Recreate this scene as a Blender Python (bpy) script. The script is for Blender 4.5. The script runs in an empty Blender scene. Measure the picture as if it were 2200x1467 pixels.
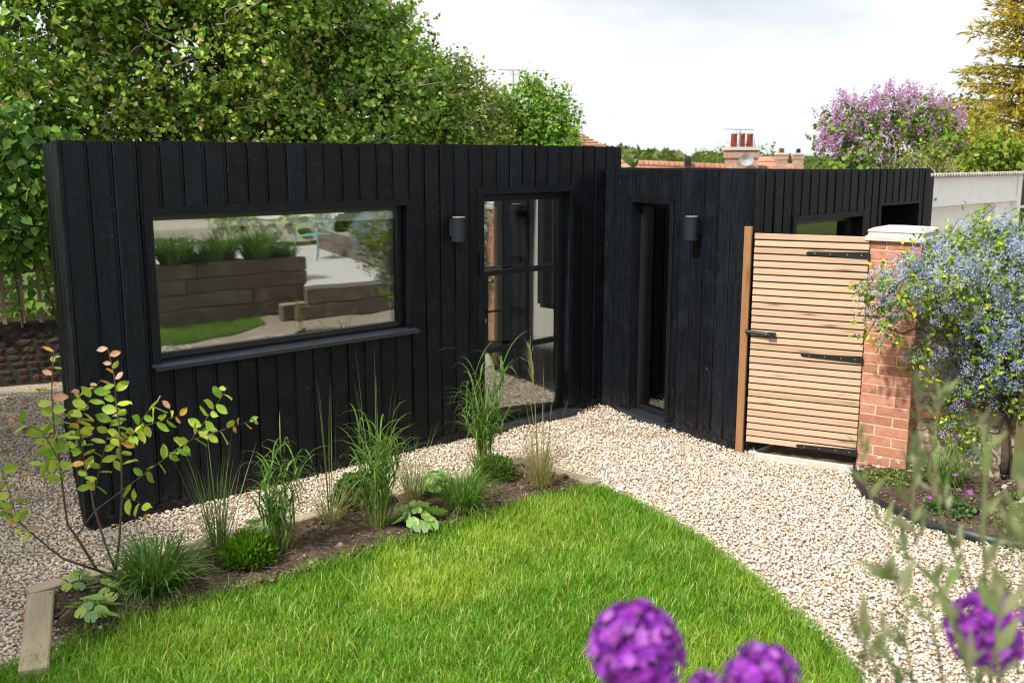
import bpy, math, random
import numpy as np
from mathutils import Vector, Matrix

random.seed(7)
RNG = np.random.default_rng(11)
R = math.radians
scene = bpy.context.scene
COL = scene.collection

# ------------------------------------------------------------------ camera
HC = 2.30
PITCH = math.atan(393.0 / 2139.0)
cam_data = bpy.data.cameras.new("camera")
cam = bpy.data.objects.new("camera", cam_data)
COL.objects.link(cam)
cam.location = (0, 0, HC)
cam.rotation_euler = (math.pi / 2 - PITCH, 0, 0)
cam_data.sensor_width = 36.0
cam_data.lens = 36.0 * 2139.0 / 2200.0
cam_data.clip_start = 0.05
cam_data.clip_end = 4000
cam_data.dof.use_dof = True
cam_data.dof.focus_distance = 6.9
cam_data.dof.aperture_fstop = 3.0
scene.camera = cam

# ------------------------------------------------------------------ sun and sky
SUN_ELEV = R(48)
SUN_DIR = Vector((-0.70, -0.714, 0)).normalized()      # towards the sun, level part
sun_data = bpy.data.lights.new("sun", 'SUN')
sun_data.energy = 4.0
sun_data.angle = R(2.5)
sun_data.color = (1.0, 0.95, 0.87)
sun = bpy.data.objects.new("sun", sun_data)
COL.objects.link(sun)
to_sun = Vector((SUN_DIR.x * math.cos(SUN_ELEV), SUN_DIR.y * math.cos(SUN_ELEV), math.sin(SUN_ELEV)))
sun.rotation_euler = to_sun.to_track_quat('Z', 'Y').to_euler()
sun.location = (-6, -6, 12)

world = bpy.data.worlds.new("World")
scene.world = world
world.use_nodes = True


def build_world():
    nt = world.node_tree
    nt.nodes.clear()
    N = nt.nodes.new
    L = nt.links.new
    out = N('ShaderNodeOutputWorld')
    bg = N('ShaderNodeBackground')
    bg.inputs['Strength'].default_value = 0.1
    sky = N('ShaderNodeTexSky')
    sky.sky_type = 'NISHITA'
    sky.sun_disc = False
    sky.sun_elevation = SUN_ELEV
    sky.sun_rotation = math.atan2(SUN_DIR.x, SUN_DIR.y)
    sky.air_density = 1.0
    sky.dust_density = 1.5
    tc = N('ShaderNodeTexCoord')
    mp = N('ShaderNodeMapping')
    mp.inputs['Scale'].default_value = (1.0, 1.0, 3.4)
    L(tc.outputs['Generated'], mp.inputs['Vector'])
    n1 = N('ShaderNodeTexNoise')
    n1.inputs['Scale'].default_value = 3.6
    n1.inputs['Detail'].default_value = 6
    n1.inputs['Roughness'].default_value = 0.55
    L(mp.outputs['Vector'], n1.inputs['Vector'])
    cr = N('ShaderNodeValToRGB')                      # how much cloud hides the blue
    cr.color_ramp.elements[0].position = 0.33
    cr.color_ramp.elements[0].color = (0.78, 0.78, 0.78, 1)
    cr.color_ramp.elements[1].position = 0.56
    cr.color_ramp.elements[1].color = (1, 1, 1, 1)
    L(n1.outputs['Fac'], cr.inputs['Fac'])
    mp2 = N('ShaderNodeMapping')
    mp2.inputs['Scale'].default_value = (1.0, 1.0, 4.2)
    mp2.inputs['Location'].default_value = (0.13, 0.0, -0.05)
    L(tc.outputs['Generated'], mp2.inputs['Vector'])
    n2 = N('ShaderNodeTexNoise')
    n2.inputs['Scale'].default_value = 1.7
    n2.inputs['Detail'].default_value = 5
    n2.inputs['Roughness'].default_value = 0.5
    L(mp2.outputs['Vector'], n2.inputs['Vector'])
    # a large grey cloud base, to the north and higher up
    dt = N('ShaderNodeVectorMath')
    dt.operation = 'DISTANCE'
    mp3 = N('ShaderNodeMapping')
    mp3.inputs['Scale'].default_value = (1.0, 1.0, 2.6)
    L(tc.outputs['Generated'], mp3.inputs['Vector'])
    L(mp3.outputs['Vector'], dt.inputs[0])
    az, el = R(11.5), R(10.6)
    dt.inputs[1].default_value = (math.sin(az) * math.cos(el), math.cos(az) * math.cos(el), math.sin(el) * 2.6)
    wob = N('ShaderNodeMath')
    wob.operation = 'MULTIPLY_ADD'
    L(n1.outputs['Fac'], wob.inputs[0])
    wob.inputs[1].default_value = 0.30
    L(dt.outputs['Value'], wob.inputs[2])
    crb = N('ShaderNodeValToRGB')
    crb.color_ramp.elements[0].position = 0.245
    crb.color_ramp.elements[0].color = (0.69, 0.735, 0.78, 1)
    crb.color_ramp.elements[1].position = 0.40
    crb.color_ramp.elements[1].color = (1, 1, 1, 1)
    L(wob.outputs['Value'], crb.inputs['Fac'])
    crg = N('ShaderNodeValToRGB')                     # soft light and shade in the cloud sheet
    crg.color_ramp.elements[0].position = 0.34
    crg.color_ramp.elements[0].color = (6.5, 7.0, 7.35, 1)
    crg.color_ramp.elements[1].position = 0.58
    crg.color_ramp.elements[1].color = (7.8, 7.95, 8.0, 1)
    L(n2.outputs['Fac'], crg.inputs['Fac'])
    mul = N('ShaderNodeMix')
    mul.data_type = 'RGBA'
    mul.blend_type = 'MULTIPLY'
    mul.inputs[0].default_value = 1.0
    L(crg.outputs['Color'], mul.inputs[6])
    L(crb.outputs['Color'], mul.inputs[7])
    mx = N('ShaderNodeMix')
    mx.data_type = 'RGBA'
    L(cr.outputs['Color'], mx.inputs[0])
    L(sky.outputs['Color'], mx.inputs[6])
    L(mul.outputs[2], mx.inputs[7])
    L(mx.outputs[2], bg.inputs['Color'])
    L(bg.outputs['Background'], out.inputs['Surface'])


build_world()
vs = scene.view_settings
scene.display_settings.display_device = 'sRGB'
vs.view_transform = 'Standard'
vs.look = 'None'
vs.gamma = 1.0
vs.use_curve_mapping = False
vs.exposure = 0.50
scene.cycles.filter_width = 1.15
scene.cycles.max_bounces = 8
scene.cycles.transparent_max_bounces = 12
scene.cycles.transmission_bounces = 6

# ------------------------------------------------------------------ survey of the site (metres)
# the camera stands at the origin 2.30 m above the gravel and looks along +y
CP, SP = math.cos(PITCH), math.sin(PITCH)


def ray(u, v):
    x = (u - 1100) / 2139.0
    y = -(v - 733.5) / 2139.0
    return Vector((x, CP + y * SP, -SP + y * CP))


def at(u, v, Y):
    """the point of the site seen at photo pixel (u, v), Y metres north of the camera"""
    d = ray(u, v)
    return Vector((0, 0, HC)) + d * (Y / d.y)


def gp(u, v, z=0.0):
    d = ray(u, v)
    return Vector((0, 0, HC)) + d * ((z - HC) / d.z)


def px(P):
    x, y, z = P[..., 0], P[..., 1], P[..., 2] - HC
    zc = y * CP - z * SP
    yc = y * SP + z * CP
    return 1100 + 2139 * x / zc, 733.5 - 2139 * yc / zc


class Frame:
    """a vertical wall: s along it, d out of it, z up"""
    def __init__(self, P, ang):
        self.P = Vector((P[0], P[1], 0))
        self.t = Vector((math.sin(R(ang)), math.cos(R(ang)), 0))
        self.n = Vector((self.t.y, -self.t.x, 0))

    def __call__(self, s, d, z):
        return self.P + self.t * s + self.n * d + Vector((0, 0, z))


A = (-2.655, 5.955)
MAIN = Frame(A, 46.97)                 # front of the main block, from its near corner
E_ = MAIN(4.806, 0, 0)
ANX = Frame(E_, 148.81)                # front of the annex, coming back towards the camera
B_ = ANX(1.86, 0, 0)
RET = Frame(B_, 44.5)                  # return face of the annex behind the gate
C_ = RET(3.30, 0, 0)
SIDE = Frame((-3.885, 8.44), 153.7)    # end wall of the main block, from the back corner to A
H_MAIN, H_ANX = 2.407, 2.207


# ------------------------------------------------------------------ tagging
def tag(o, label=None, cat=None, group=None, kind=None):
    if label:
        o["label"] = label
    if cat:
        o["category"] = cat
    if group:
        o["group"] = group
    if kind:
        o["kind"] = kind
    return o


def empty(name, loc, label, cat, group=None, rz=0.0):
    o = bpy.data.objects.new(name, None)
    o.empty_display_size = 0.1
    COL.objects.link(o)
    o.location = loc
    o.rotation_euler = (0, 0, rz)
    return tag(o, label, cat, group)


def link(name, me, parent=None, world_space=True):
    """link a mesh whose coordinates are in world space, keep it there under its parent"""
    o = bpy.data.objects.new(name, me)
    COL.objects.link(o)
    if parent is not None:
        o.parent = parent
        if world_space:
            m = Matrix.Identity(4)
            p = parent
            chain = []
            while p is not None:
                chain.append(p)
                p = p.parent
            for p in reversed(chain):
                m = m @ Matrix.LocRotScale(p.location, p.rotation_euler, p.scale)
            o.matrix_local = m.inverted() @ Matrix.Identity(4)
    return o


# ------------------------------------------------------------------ mesh helpers
class MB:
    def __init__(self):
        self.v = []
        self.f = []
        self.c = []

    def add(self, verts, faces, col=None):
        b = len(self.v)
        self.v += [tuple(p) for p in verts]
        self.f += [tuple(i + b for i in f) for f in faces]
        self.c += [col or (1, 1, 1)] * len(verts)
        return self

    def hexa(self, p, col=None):
        return self.add(p, [(0, 3, 2, 1), (4, 5, 6, 7), (0, 1, 5, 4), (1, 2, 6, 5), (2, 3, 7, 6), (3, 0, 4, 7)], col)

    def box(self, x0, x1, y0, y1, z0, z1, col=None):
        return self.hexa([(x0, y0, z0), (x1, y0, z0), (x1, y1, z0), (x0, y1, z0),
                          (x0, y0, z1), (x1, y0, z1), (x1, y1, z1), (x0, y1, z1)], col)

    def wbox(self, F, s0, s1, d0, d1, z0, z1, col=None):
        # outward d: keep right-handed order (s, -d) seen from above
        return self.hexa([F(s0, d1, z0), F(s1, d1, z0), F(s1, d0, z0), F(s0, d0, z0),
                          F(s0, d1, z1), F(s1, d1, z1), F(s1, d0, z1), F(s0, d0, z1)], col)

    def tube(self, pts, rad, sides=6, col=None, cap=True):
        pts = [Vector(p) for p in pts]
        n = len(pts)
        if not hasattr(rad, '__len__'):
            rad = [rad] * n
        vs_, fs = [], []
        ref = None
        for i, p in enumerate(pts):
            t = (pts[min(i + 1, n - 1)] - pts[max(i - 1, 0)])
            if t.length < 1e-9:
                t = Vector((0, 0, 1))
            t.normalize()
            if ref is None:
                ref = Vector((1, 0, 0)) if abs(t.x) < 0.8 else Vector((0, 1, 0))
            a = (ref - t * ref.dot(t))
            if a.length < 1e-6:
                a = t.orthogonal()
            a.normalize()
            ref = a
            b = t.cross(a)
            for k in range(sides):
                w = 2 * math.pi * k / sides
                vs_.append(p + (a * math.cos(w) + b * math.sin(w)) * rad[i])
        for i in range(n - 1):
            for k in range(sides):
                k2 = (k + 1) % sides
                fs.append((i * sides + k, i * sides + k2, (i + 1) * sides + k2, (i + 1) * sides + k))
        if cap:
            fs.append(tuple(range(sides))[::-1])
            fs.append(tuple((n - 1) * sides + k for k in range(sides)))
        return self.add(vs_, fs, col)

    def lathe(self, c, prof, sides=16, col=None):
        vs_, fs = [], []
        for r, z in prof:
            for k in range(sides):
                w = 2 * math.pi * k / sides
                vs_.append((c[0] + r * math.cos(w), c[1] + r * math.sin(w), c[2] + z))
        n = len(prof)
        for i in range(n - 1):
            for k in range(sides):
                k2 = (k + 1) % sides
                fs.append((i * sides + k, i * sides + k2, (i + 1) * sides + k2, (i + 1) * sides + k))
        fs.append(tuple(range(sides))[::-1])
        fs.append(tuple((n - 1) * sides + k for k in range(sides)))
        return self.add(vs_, fs, col)

    def mesh(self, name, mat, smooth=False):
        me = bpy.data.meshes.new(name)
        me.from_pydata(self.v, [], self.f)
        if mat is not None:
            me.materials.append(mat)
        at_ = me.color_attributes.new('Col', 'FLOAT_COLOR', 'POINT')
        at_.data.foreach_set('color', np.array([(c[0], c[1], c[2], 1.0) for c in self.c], dtype=np.float32).ravel())
        if smooth:
            me.polygons.foreach_set('use_smooth', [True] * len(me.polygons))
        me.update()
        return me

    def build(self, name, mat, parent=None, smooth=False):
        return link(name, self.mesh(name, mat, smooth), parent)


def np_mesh(name, V, F, mat, C=None, smooth=False):
    V = np.asarray(V, dtype=np.float32).reshape(-1, 3)
    F = np.asarray(F, dtype=np.int32)
    m, k = F.shape
    me = bpy.data.meshes.new(name)
    me.vertices.add(len(V))
    me.vertices.foreach_set('co', V.ravel())
    me.loops.add(m * k)
    me.loops.foreach_set('vertex_index', F.ravel())
    me.polygons.add(m)
    me.polygons.foreach_set('loop_start', np.arange(0, m * k, k, dtype=np.int32))
    if smooth:
        me.polygons.foreach_set('use_smooth', np.ones(m, dtype=bool))
    me.materials.append(mat)
    if C is not None:
        a = me.color_attributes.new('Col', 'FLOAT_COLOR', 'POINT')
        cc = np.ones((len(V), 4), dtype=np.float32)
        cc[:, :3] = np.clip(C, 0.0, 1.0)
        a.data.foreach_set('color', cc.ravel())
    me.update(calc_edges=True)
    return me


def unit(a):
    return a / np.maximum(np.linalg.norm(a, axis=-1, keepdims=True), 1e-9)


# leaf outlines: x across, y along, z out of the leaf
LEAF_OVATE = (np.array([(0, 0, 0), (.30, .28, .07), (.24, .68, .05), (0, 1, -.06), (-.24, .68, .05), (-.30, .28, .07)]),
              np.array([(0, 1, 2, 3), (0, 3, 4, 5)]))
LEAF_HEART = (np.array([(0, .05, 0), (.42, .12, .08), (.36, .58, .06), (0, 1, -.1), (-.36, .58, .06), (-.42, .12, .08)]),
              np.array([(0, 1, 2, 3), (0, 3, 4, 5)]))
LEAF_NARROW = (np.array([(0, 0, 0), (.13, .4, .03), (0, 1, -.08), (-.13, .4, .03)]), np.array([(0, 1, 2, 3)]))
PETAL = (np.array([(0, 0, 0), (.28, .5, .06), (0, 1, 0), (-.28, .5, .06)]), np.array([(0, 1, 2, 3)]))


def leaf_arrays(P, ax, nr, size, col, tpl, curl=None):
    tv, tf = tpl
    ax = unit(ax)
    sd = unit(np.cross(ax, nr))
    nz = np.cross(sd, ax)
    n = len(P)
    k = len(tv)
    V = (P[:, None, :] + size[:, None, None] * (tv[None, :, 0:1] * sd[:, None, :] + tv[None, :, 1:2] * ax[:, None, :]
                                               + tv[None, :, 2:3] * nz[:, None, :]))
    F = (tf[None] + (np.arange(n) * k)[:, None, None]).reshape(-1, tf.shape[1])
    C = np.repeat(col, k, axis=0)
    return V.reshape(-1, 3), F, C


def join_arrays(parts):
    V, F, C = [], [], []
    b = 0
    for v, f, c in parts:
        V.append(v)
        F.append(f + b)
        C.append(c)
        b += len(v)
    return np.concatenate(V), np.concatenate(F), np.concatenate(C)


def blades(roots, az, lean, length, width, droop, col, segs=3, col_tip=None, rng=RNG, twist=None):
    """arching grass blades. lean: angle from upright at the root, droop: extra angle gained towards the tip"""
    n = len(roots)
    rows = []
    ang = lean.copy()
    p = roots.copy()
    hd = np.stack([np.cos(az), np.sin(az), np.zeros(n)], 1)
    sd = np.stack([-np.sin(az), np.cos(az), np.zeros(n)], 1)
    if twist is not None:
        c, s = np.cos(twist)[:, None], np.sin(twist)[:, None]
        sd = sd * c + hd * s * 0.8
    step = length / segs
    for i in range(segs + 1):
        w = width * (1 - (i / segs) ** 1.6) * (0.75 + 0.5 * min(1, i / segs * 2))
        if i < segs:
            rows.append((p - sd * (w / 2)[:, None], p + sd * (w / 2)[:, None]))
            d = hd * np.sin(ang)[:, None] + np.array([0, 0, 1.0]) * np.cos(ang)[:, None]
            p = p + d * step[:, None]
            ang = ang + droop * ((i + 1) / segs)
        else:
            rows.append((p,))
    k = 2 * segs + 1
    V = np.zeros((n, k, 3))
    for i in range(segs):
        V[:, 2 * i] = rows[i][0]
        V[:, 2 * i + 1] = rows[i][1]
    V[:, k - 1] = rows[segs][0]
    f = []
    for i in range(segs - 1):
        a = 2 * i
        f += [(a, a + 1, a + 3), (a, a + 3, a + 2)]
    f.append((k - 3, k - 2, k - 1))
    f = np.array(f)
    F = (f[None] + (np.arange(n) * k)[:, None, None]).reshape(-1, 3)
    if col_tip is None:
        C = np.repeat(col, k, axis=0)
    else:
        t = np.array([i // 2 / segs for i in range(k - 1)] + [1.0])[None, :, None]
        C = (col[:, None, :] * (1 - t) + col_tip[:, None, :] * t).reshape(-1, 3)
    return V.reshape(-1, 3), F, C


def vnoise(x, y, scale, seed=0):
    r = np.random.default_rng(seed)
    G = r.random((64, 64))
    x = np.asarray(x) * scale + 31.7
    y = np.asarray(y) * scale + 17.3
    xi, yi = np.floor(x).astype(int), np.floor(y).astype(int)
    fx, fy = x - xi, y - yi
    fx, fy = fx * fx * (3 - 2 * fx), fy * fy * (3 - 2 * fy)
    g = lambda a, b: G[a % 64, b % 64]
    return (g(xi, yi) * (1 - fx) + g(xi + 1, yi) * fx) * (1 - fy) + (g(xi, yi + 1) * (1 - fx) + g(xi + 1, yi + 1) * fx) * fy


def inside(poly, x, y):
    x = np.asarray(x)
    y = np.asarray(y)
    res = np.zeros(x.shape, dtype=bool)
    n = len(poly)
    for i in range(n):
        x0, y0 = poly[i]
        x1, y1 = poly[(i + 1) % n]
        c = ((y0 > y) != (y1 > y)) & (x < (x1 - x0) * (y - y0) / (y1 - y0 + 1e-12) + x0)
        res ^= c
    return res


def edge_dist(poly, x, y):
    best = np.full(np.shape(x), 1e9)
    n = len(poly)
    for i in range(n):
        a = np.array(poly[i]); b = np.array(poly[(i + 1) % n])
        d = b - a
        t = np.clip(((x - a[0]) * d[0] + (y - a[1]) * d[1]) / (d @ d), 0, 1)
        best = np.minimum(best, np.hypot(x - a[0] - t * d[0], y - a[1] - t * d[1]))
    return best


# ------------------------------------------------------------------ materials
MATS = {}


class NT:
    def __init__(self, name):
        self.m = bpy.data.materials.new(name)
        self.m.use_nodes = True
        self.t = self.m.node_tree
        self.t.nodes.clear()
        self.out = self.n('ShaderNodeOutputMaterial')

    def n(self, ty, **kw):
        nd = self.t.nodes.new(ty)
        for k, v in kw.items():
            if k.startswith('i_'):
                nd.inputs[k[2:]].default_value = v
            else:
                setattr(nd, k, v)
        return nd

    def l(self, a, b):
        self.t.links.new(a, b)

    def coords(self, scale=(1, 1, 1), kind='Object', rand=0.0):
        tc = self.n('ShaderNodeTexCoord')
        mp = self.n('ShaderNodeMapping')
        mp.inputs['Scale'].default_value = scale
        src = tc.outputs[kind]
        if rand:
            oi = self.n('ShaderNodeObjectInfo')
            ml = self.n('ShaderNodeMath', operation='MULTIPLY')
            ml.inputs[1].default_value = rand
            self.l(oi.outputs['Random'], ml.inputs[0])
            ad = self.n('ShaderNodeVectorMath', operation='ADD')
            self.l(src, ad.inputs[0])
            self.l(ml.outputs[0], ad.inputs[1])
            src = ad.outputs[0]
        self.l(src, mp.inputs['Vector'])
        return mp.outputs['Vector']

    def noise(self, vec, scale, detail=4, rough=0.55, dist=0.0):
        nd = self.n('ShaderNodeTexNoise')
        nd.inputs['Scale'].default_value = scale
        nd.inputs['Detail'].default_value = detail
        nd.inputs['Roughness'].default_value = rough
        nd.inputs['Distortion'].default_value = dist
        self.l(vec, nd.inputs['Vector'])
        return nd.outputs['Fac']

    def ramp(self, fac, stops, interp='LINEAR'):
        nd = self.n('ShaderNodeValToRGB')
        cr = nd.color_ramp
        cr.interpolation = interp
        while len(cr.elements) < len(stops):
            cr.elements.new(0.5)
        for e, (p, c) in zip(cr.elements, stops):
            e.position = p
            e.color = (c, c, c, 1) if not hasattr(c, '__len__') else (c[0], c[1], c[2], 1)
        self.l(fac, nd.inputs['Fac'])
        return nd.outputs['Color']

    def mix(self, fac, a, b, blend='MIX'):
        nd = self.n('ShaderNodeMix', data_type='RGBA', blend_type=blend)
        for sock, val in ((nd.inputs[0], fac), (nd.inputs[6], a), (nd.inputs[7], b)):
            if hasattr(val, 'links'):
                self.l(val, sock)
            elif hasattr(val, '__len__'):
                sock.default_value = (val[0], val[1], val[2], 1)
            else:
                sock.default_value = val
        return nd.outputs[2]

    def bump(self, h, strength, dist=0.01, normal=None):
        nd = self.n('ShaderNodeBump')
        nd.inputs['Strength'].default_value = strength
        nd.inputs['Distance'].default_value = dist
        self.l(h, nd.inputs['Height'])
        if normal is not None:
            self.l(normal, nd.inputs['Normal'])
        return nd.outputs['Normal']

    def principled(self, col, rough=0.6, normal=None, spec=0.4, metal=0.0):
        p = self.n('ShaderNodeBsdfPrincipled')
        if hasattr(col, 'links'):
            self.l(col, p.inputs['Base Color'])
        else:
            p.inputs['Base Color'].default_value = (col[0], col[1], col[2], 1)
        if hasattr(rough, 'links'):
            self.l(rough, p.inputs['Roughness'])
        else:
            p.inputs['Roughness'].default_value = rough
        p.inputs['Specular IOR Level'].default_value = spec
        p.inputs['Metallic'].default_value = metal
        if normal is not None:
            self.l(normal, p.inputs['Normal'])
        self.l(p.outputs[0], self.out.inputs['Surface'])
        return p


def mat_leaf(name, gloss=0.35, trans=0.4, rough=0.45, tint=(1.15, 1.25, 0.5)):
    t = NT(name)
    at_ = t.n('ShaderNodeAttribute', attribute_name='Col')
    vec = t.coords()
    f = t.noise(vec, 35, 2)
    c = t.mix(1.0, at_.outputs['Color'], t.ramp(f, [(.25, .78), (.75, 1.2)]), 'MULTIPLY')
    p = t.n('ShaderNodeBsdfPrincipled')
    t.l(c, p.inputs['Base Color'])
    p.inputs['Roughness'].default_value = rough
    p.inputs['Specular IOR Level'].default_value = gloss
    tr = t.n('ShaderNodeBsdfTranslucent')
    t.l(t.mix(1.0, c, tint, 'MULTIPLY'), tr.inputs['Color'])
    mx = t.n('ShaderNodeMixShader')
    mx.inputs[0].default_value = trans
    t.l(p.outputs[0], mx.inputs[1])
    t.l(tr.outputs[0], mx.inputs[2])
    t.l(mx.outputs[0], t.out.inputs['Surface'])
    return t.m


def mat_black_timber():
    t = NT('charred_black_timber')
    vec = t.coords((1, 1, 1), rand=37.0)
    grain = t.noise(t.coords((34, 34, 1.3), rand=37.0), 3.0, 6, .62, .6)
    saw = t.noise(t.coords((5, 5, 110), rand=21.0), 1.0, 3, .55, 1.2)
    blotch = t.noise(vec, 5.5, 4)
    base = t.ramp(grain, [(.3, (.0011, .0016, .0026)), (.7, (.0085, .0112, .0160))])
    oi = t.n('ShaderNodeObjectInfo')
    base = t.mix(1.0, base, t.ramp(oi.outputs['Random'], [(0, .6), (.7, 1.15), (1, 1.6)]), 'MULTIPLY')
    base = t.mix(t.ramp(blotch, [(.5, 0.0), (.8, .55)]), base, (.016, .020, .027))
    # scuffs and lime specks
    sp = t.noise(t.coords((1, 1, .6), rand=15.0), 55, 3, .6)
    big = t.noise(t.coords((1, 1, .5), rand=9.0), 4.5, 2)
    m1 = t.ramp(sp, [(.655, 0.0), (.72, .38)])
    m1 = t.mix(1.0, m1, t.ramp(big, [(.5, 0.0), (.68, 1.0)]), 'MULTIPLY')
    base = t.mix(m1, base, (.26, .27, .28))
    # gravel dust splashed on the foot of the boards
    sx = t.n('ShaderNodeSeparateXYZ')
    gm = t.n('ShaderNodeNewGeometry')
    t.l(gm.outputs['Position'], sx.inputs[0])
    dz = t.ramp(sx.outputs['Z'], [(.0, 1.0), (.22, 0.0)])
    dn = t.ramp(t.noise(t.coords(), 26, 4, .7), [(.45, 0.0), (.75, .55)])
    base = t.mix(t.mix(1.0, dz, dn, 'MULTIPLY'), base, (.12, .10, .08))
    # knots
    vo = t.n('ShaderNodeTexVoronoi')
    vo.inputs['Scale'].default_value = 3.2
    t.l(t.coords((1.6, 1.6, 1), rand=53.0), vo.inputs['Vector'])
    kn = t.ramp(vo.outputs['Distance'], [(.03, 1.0), (.09, 0.0)])
    base = t.mix(kn, base, (.02, .019, .02))
    h = t.mix(.5, grain, saw)
    h = t.mix(kn, h, (.75, .75, .75))
    nrm = t.bump(h, .7, .007)
    rough = t.ramp(grain, [(.3, .46), (.75, .66)])
    t.principled(base, rough, nrm, spec=.19)
    return t.m


def mat_plain(name, col, rough=.6, var=.12, scale=20, bump=.15, spec=.35, metal=0.0, dist=.004):
    t = NT(name)
    vec = t.coords(rand=11.0)
    n = t.noise(vec, scale, 4)
    c = t.mix(1.0, col, t.ramp(n, [(.25, 1 - var), (.75, 1 + var)]), 'MULTIPLY')
    t.principled(c, rough, t.bump(n, bump, dist) if bump else None, spec, metal)
    return t.m


def mat_wood(name, c1, c2, knots=None, axis='x', rough=.6, weather=None):
    t = NT(name)
    sc = (1.5, 30, 30) if axis == 'x' else (30, 30, 1.5)
    g = t.noise(t.coords(sc, rand=29.0), 1.6, 5, .6, .8)
    c = t.ramp(g, [(.28, c1), (.72, c2)])
    oi = t.n('ShaderNodeObjectInfo')
    c = t.mix(1.0, c, t.ramp(oi.outputs['Random'], [(0, (.86, .84, .80)), (.5, (1, 1, 1)), (1, (1.1, 1.07, 1.02))]), 'MULTIPLY')
    if knots:
        vo = t.n('ShaderNodeTexVoronoi')
        vo.inputs['Scale'].default_value = 1.0
        t.l(t.coords((2.4, 5, 19) if axis == 'x' else (9, 9, 2.2), rand=61.0), vo.inputs['Vector'])
        k = t.ramp(vo.outputs['Distance'], [(.07, 1.0), (.17, .25), (.3, 0.0)])
        c = t.mix(k, c, knots)
    if weather:
        w = t.noise(t.coords(rand=13.0), 5, 5)
        c = t.mix(t.ramp(w, [(.5, 0.0), (.75, .7)]), c, weather)
    t.principled(c, rough, t.bump(g, .25, .003), .3)
    return t.m


def mat_brick():
    t = NT('red_brick')
    vec = t.coords(rand=17.0)
    n = t.noise(vec, 22, 5, .6)
    n2 = t.noise(vec, 90, 3)
    at_ = t.n('ShaderNodeObjectInfo')
    c = t.ramp(n, [(.25, (.38, .15, .095)), (.55, (.47, .21, .138)), (.8, (.54, .28, .19))])
    c = t.mix(1.0, c, t.ramp(at_.outputs['Random'], [(0, (.82, .8, .82)), (.4, (1, 1, 1)), (1, (1.12, 1.15, 1.2))]), 'MULTIPLY')
    c = t.mix(t.ramp(n2, [(.62, 0.0), (.75, .4)]), c, (.5, .34, .24))
    t.principled(c, .85, t.bump(n2, .5, .004), .2)
    return t.m


def mat_gravel_sheet():
    t = NT('gravel_sheet')
    vo = t.n('ShaderNodeTexVoronoi')
    vo.inputs['Scale'].default_value = 52
    t.l(t.coords(), vo.inputs['Vector'])
    sp = t.n('ShaderNodeSeparateColor')
    t.l(vo.outputs['Color'], sp.inputs[0])
    c = t.ramp(sp.outputs[0], [(0, (.2, .2, .21)), (.15, (.34, .22, .13)), (.35, (.42, .32, .22)), (.6, (.5, .42, .33)), (1, (.58, .53, .46))])
    c = t.mix(t.ramp(vo.outputs['Distance'], [(.35, 0.0), (.75, .75)]), c, (.16, .12, .09))
    t.principled(c, .8, t.bump(vo.outputs['Distance'], -.8, .01), .25)
    return t.m


def mat_pebble():
    t = NT('pebble')
    at_ = t.n('ShaderNodeAttribute', attribute_name='Col')
    n = t.noise(t.coords(), 120, 3)
    c = t.mix(1.0, at_.outputs['Color'], t.ramp(n, [(.3, .82), (.7, 1.15)]), 'MULTIPLY')
    t.principled(c, .62, None, .35)
    return t.m


def mat_soil():
    t = NT('garden_soil')
    vec = t.coords()
    n = t.noise(vec, 9, 6, .65)
    n2 = t.noise(vec, 60, 4, .7)
    c = t.ramp(n, [(.3, (.055, .036, .026)), (.55, (.12, .083, .06)), (.8, (.2, .15, .112))])
    c = t.mix(1.0, c, t.ramp(n2, [(.3, .55), (.7, 1.35)]), 'MULTIPLY')
    h = t.mix(.5, n, n2)
    t.principled(c, .95, t.bump(h, 1.0, .03), .1)
    return t.m


def mat_turf():
    t = NT('turf')
    vec = t.coords()
    n = t.noise(vec, 3, 4)
    c = t.ramp(n, [(.3, (.04, .085, .012)), (.7, (.09, .15, .025))])
    t.principled(c, .95, t.bump(t.noise(vec, 80, 3), .8, .02), .1)
    return t.m


def mat_glass():
    t = NT('window_glass')
    n = t.noise(t.coords((1, 1, .7)), 1.6, 2)
    nrm = t.bump(n, .014, .12)
    g = t.n('ShaderNodeBsdfGlossy')
    g.inputs['Roughness'].default_value = 0.0
    g.inputs['Color'].default_value = (.93, .96, .94, 1)
    t.l(nrm, g.inputs['Normal'])
    tr = t.n('ShaderNodeBsdfTransparent')
    tr.inputs['Color'].default_value = (.955, .97, .96, 1)
    lw = t.n('ShaderNodeFresnel')
    lw.inputs['IOR'].default_value = 1.5
    ma = t.n('ShaderNodeMath', operation='MULTIPLY_ADD')
    t.l(lw.outputs[0], ma.inputs[0])
    ma.inputs[1].default_value = 0.9
    ma.inputs[2].default_value = GLASS_BASE
    mx = t.n('ShaderNodeMixShader')
    t.l(ma.outputs[0], mx.inputs[0])
    t.l(tr.outputs[0], mx.inputs[1])
    t.l(g.outputs[0], mx.inputs[2])
    t.l(mx.outputs[0], t.out.inputs['Surface'])
    return t.m


def mat_roof_tile(name, c1, c2):
    t = NT(name)
    vec = t.coords()
    n = t.noise(vec, 1.6, 5)
    n2 = t.noise(vec, 14, 3)
    c = t.ramp(n, [(.3, c1), (.7, c2)])
    c = t.mix(1.0, c, t.ramp(n2, [(.3, .75), (.7, 1.2)]), 'MULTIPLY')
    c = t.mix(t.ramp(t.noise(vec, 3.3, 4), [(.6, 0.0), (.75, .6)]), c, (.42, .3, .12))
    t.principled(c, .85, None, .2)
    return t.m


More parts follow.
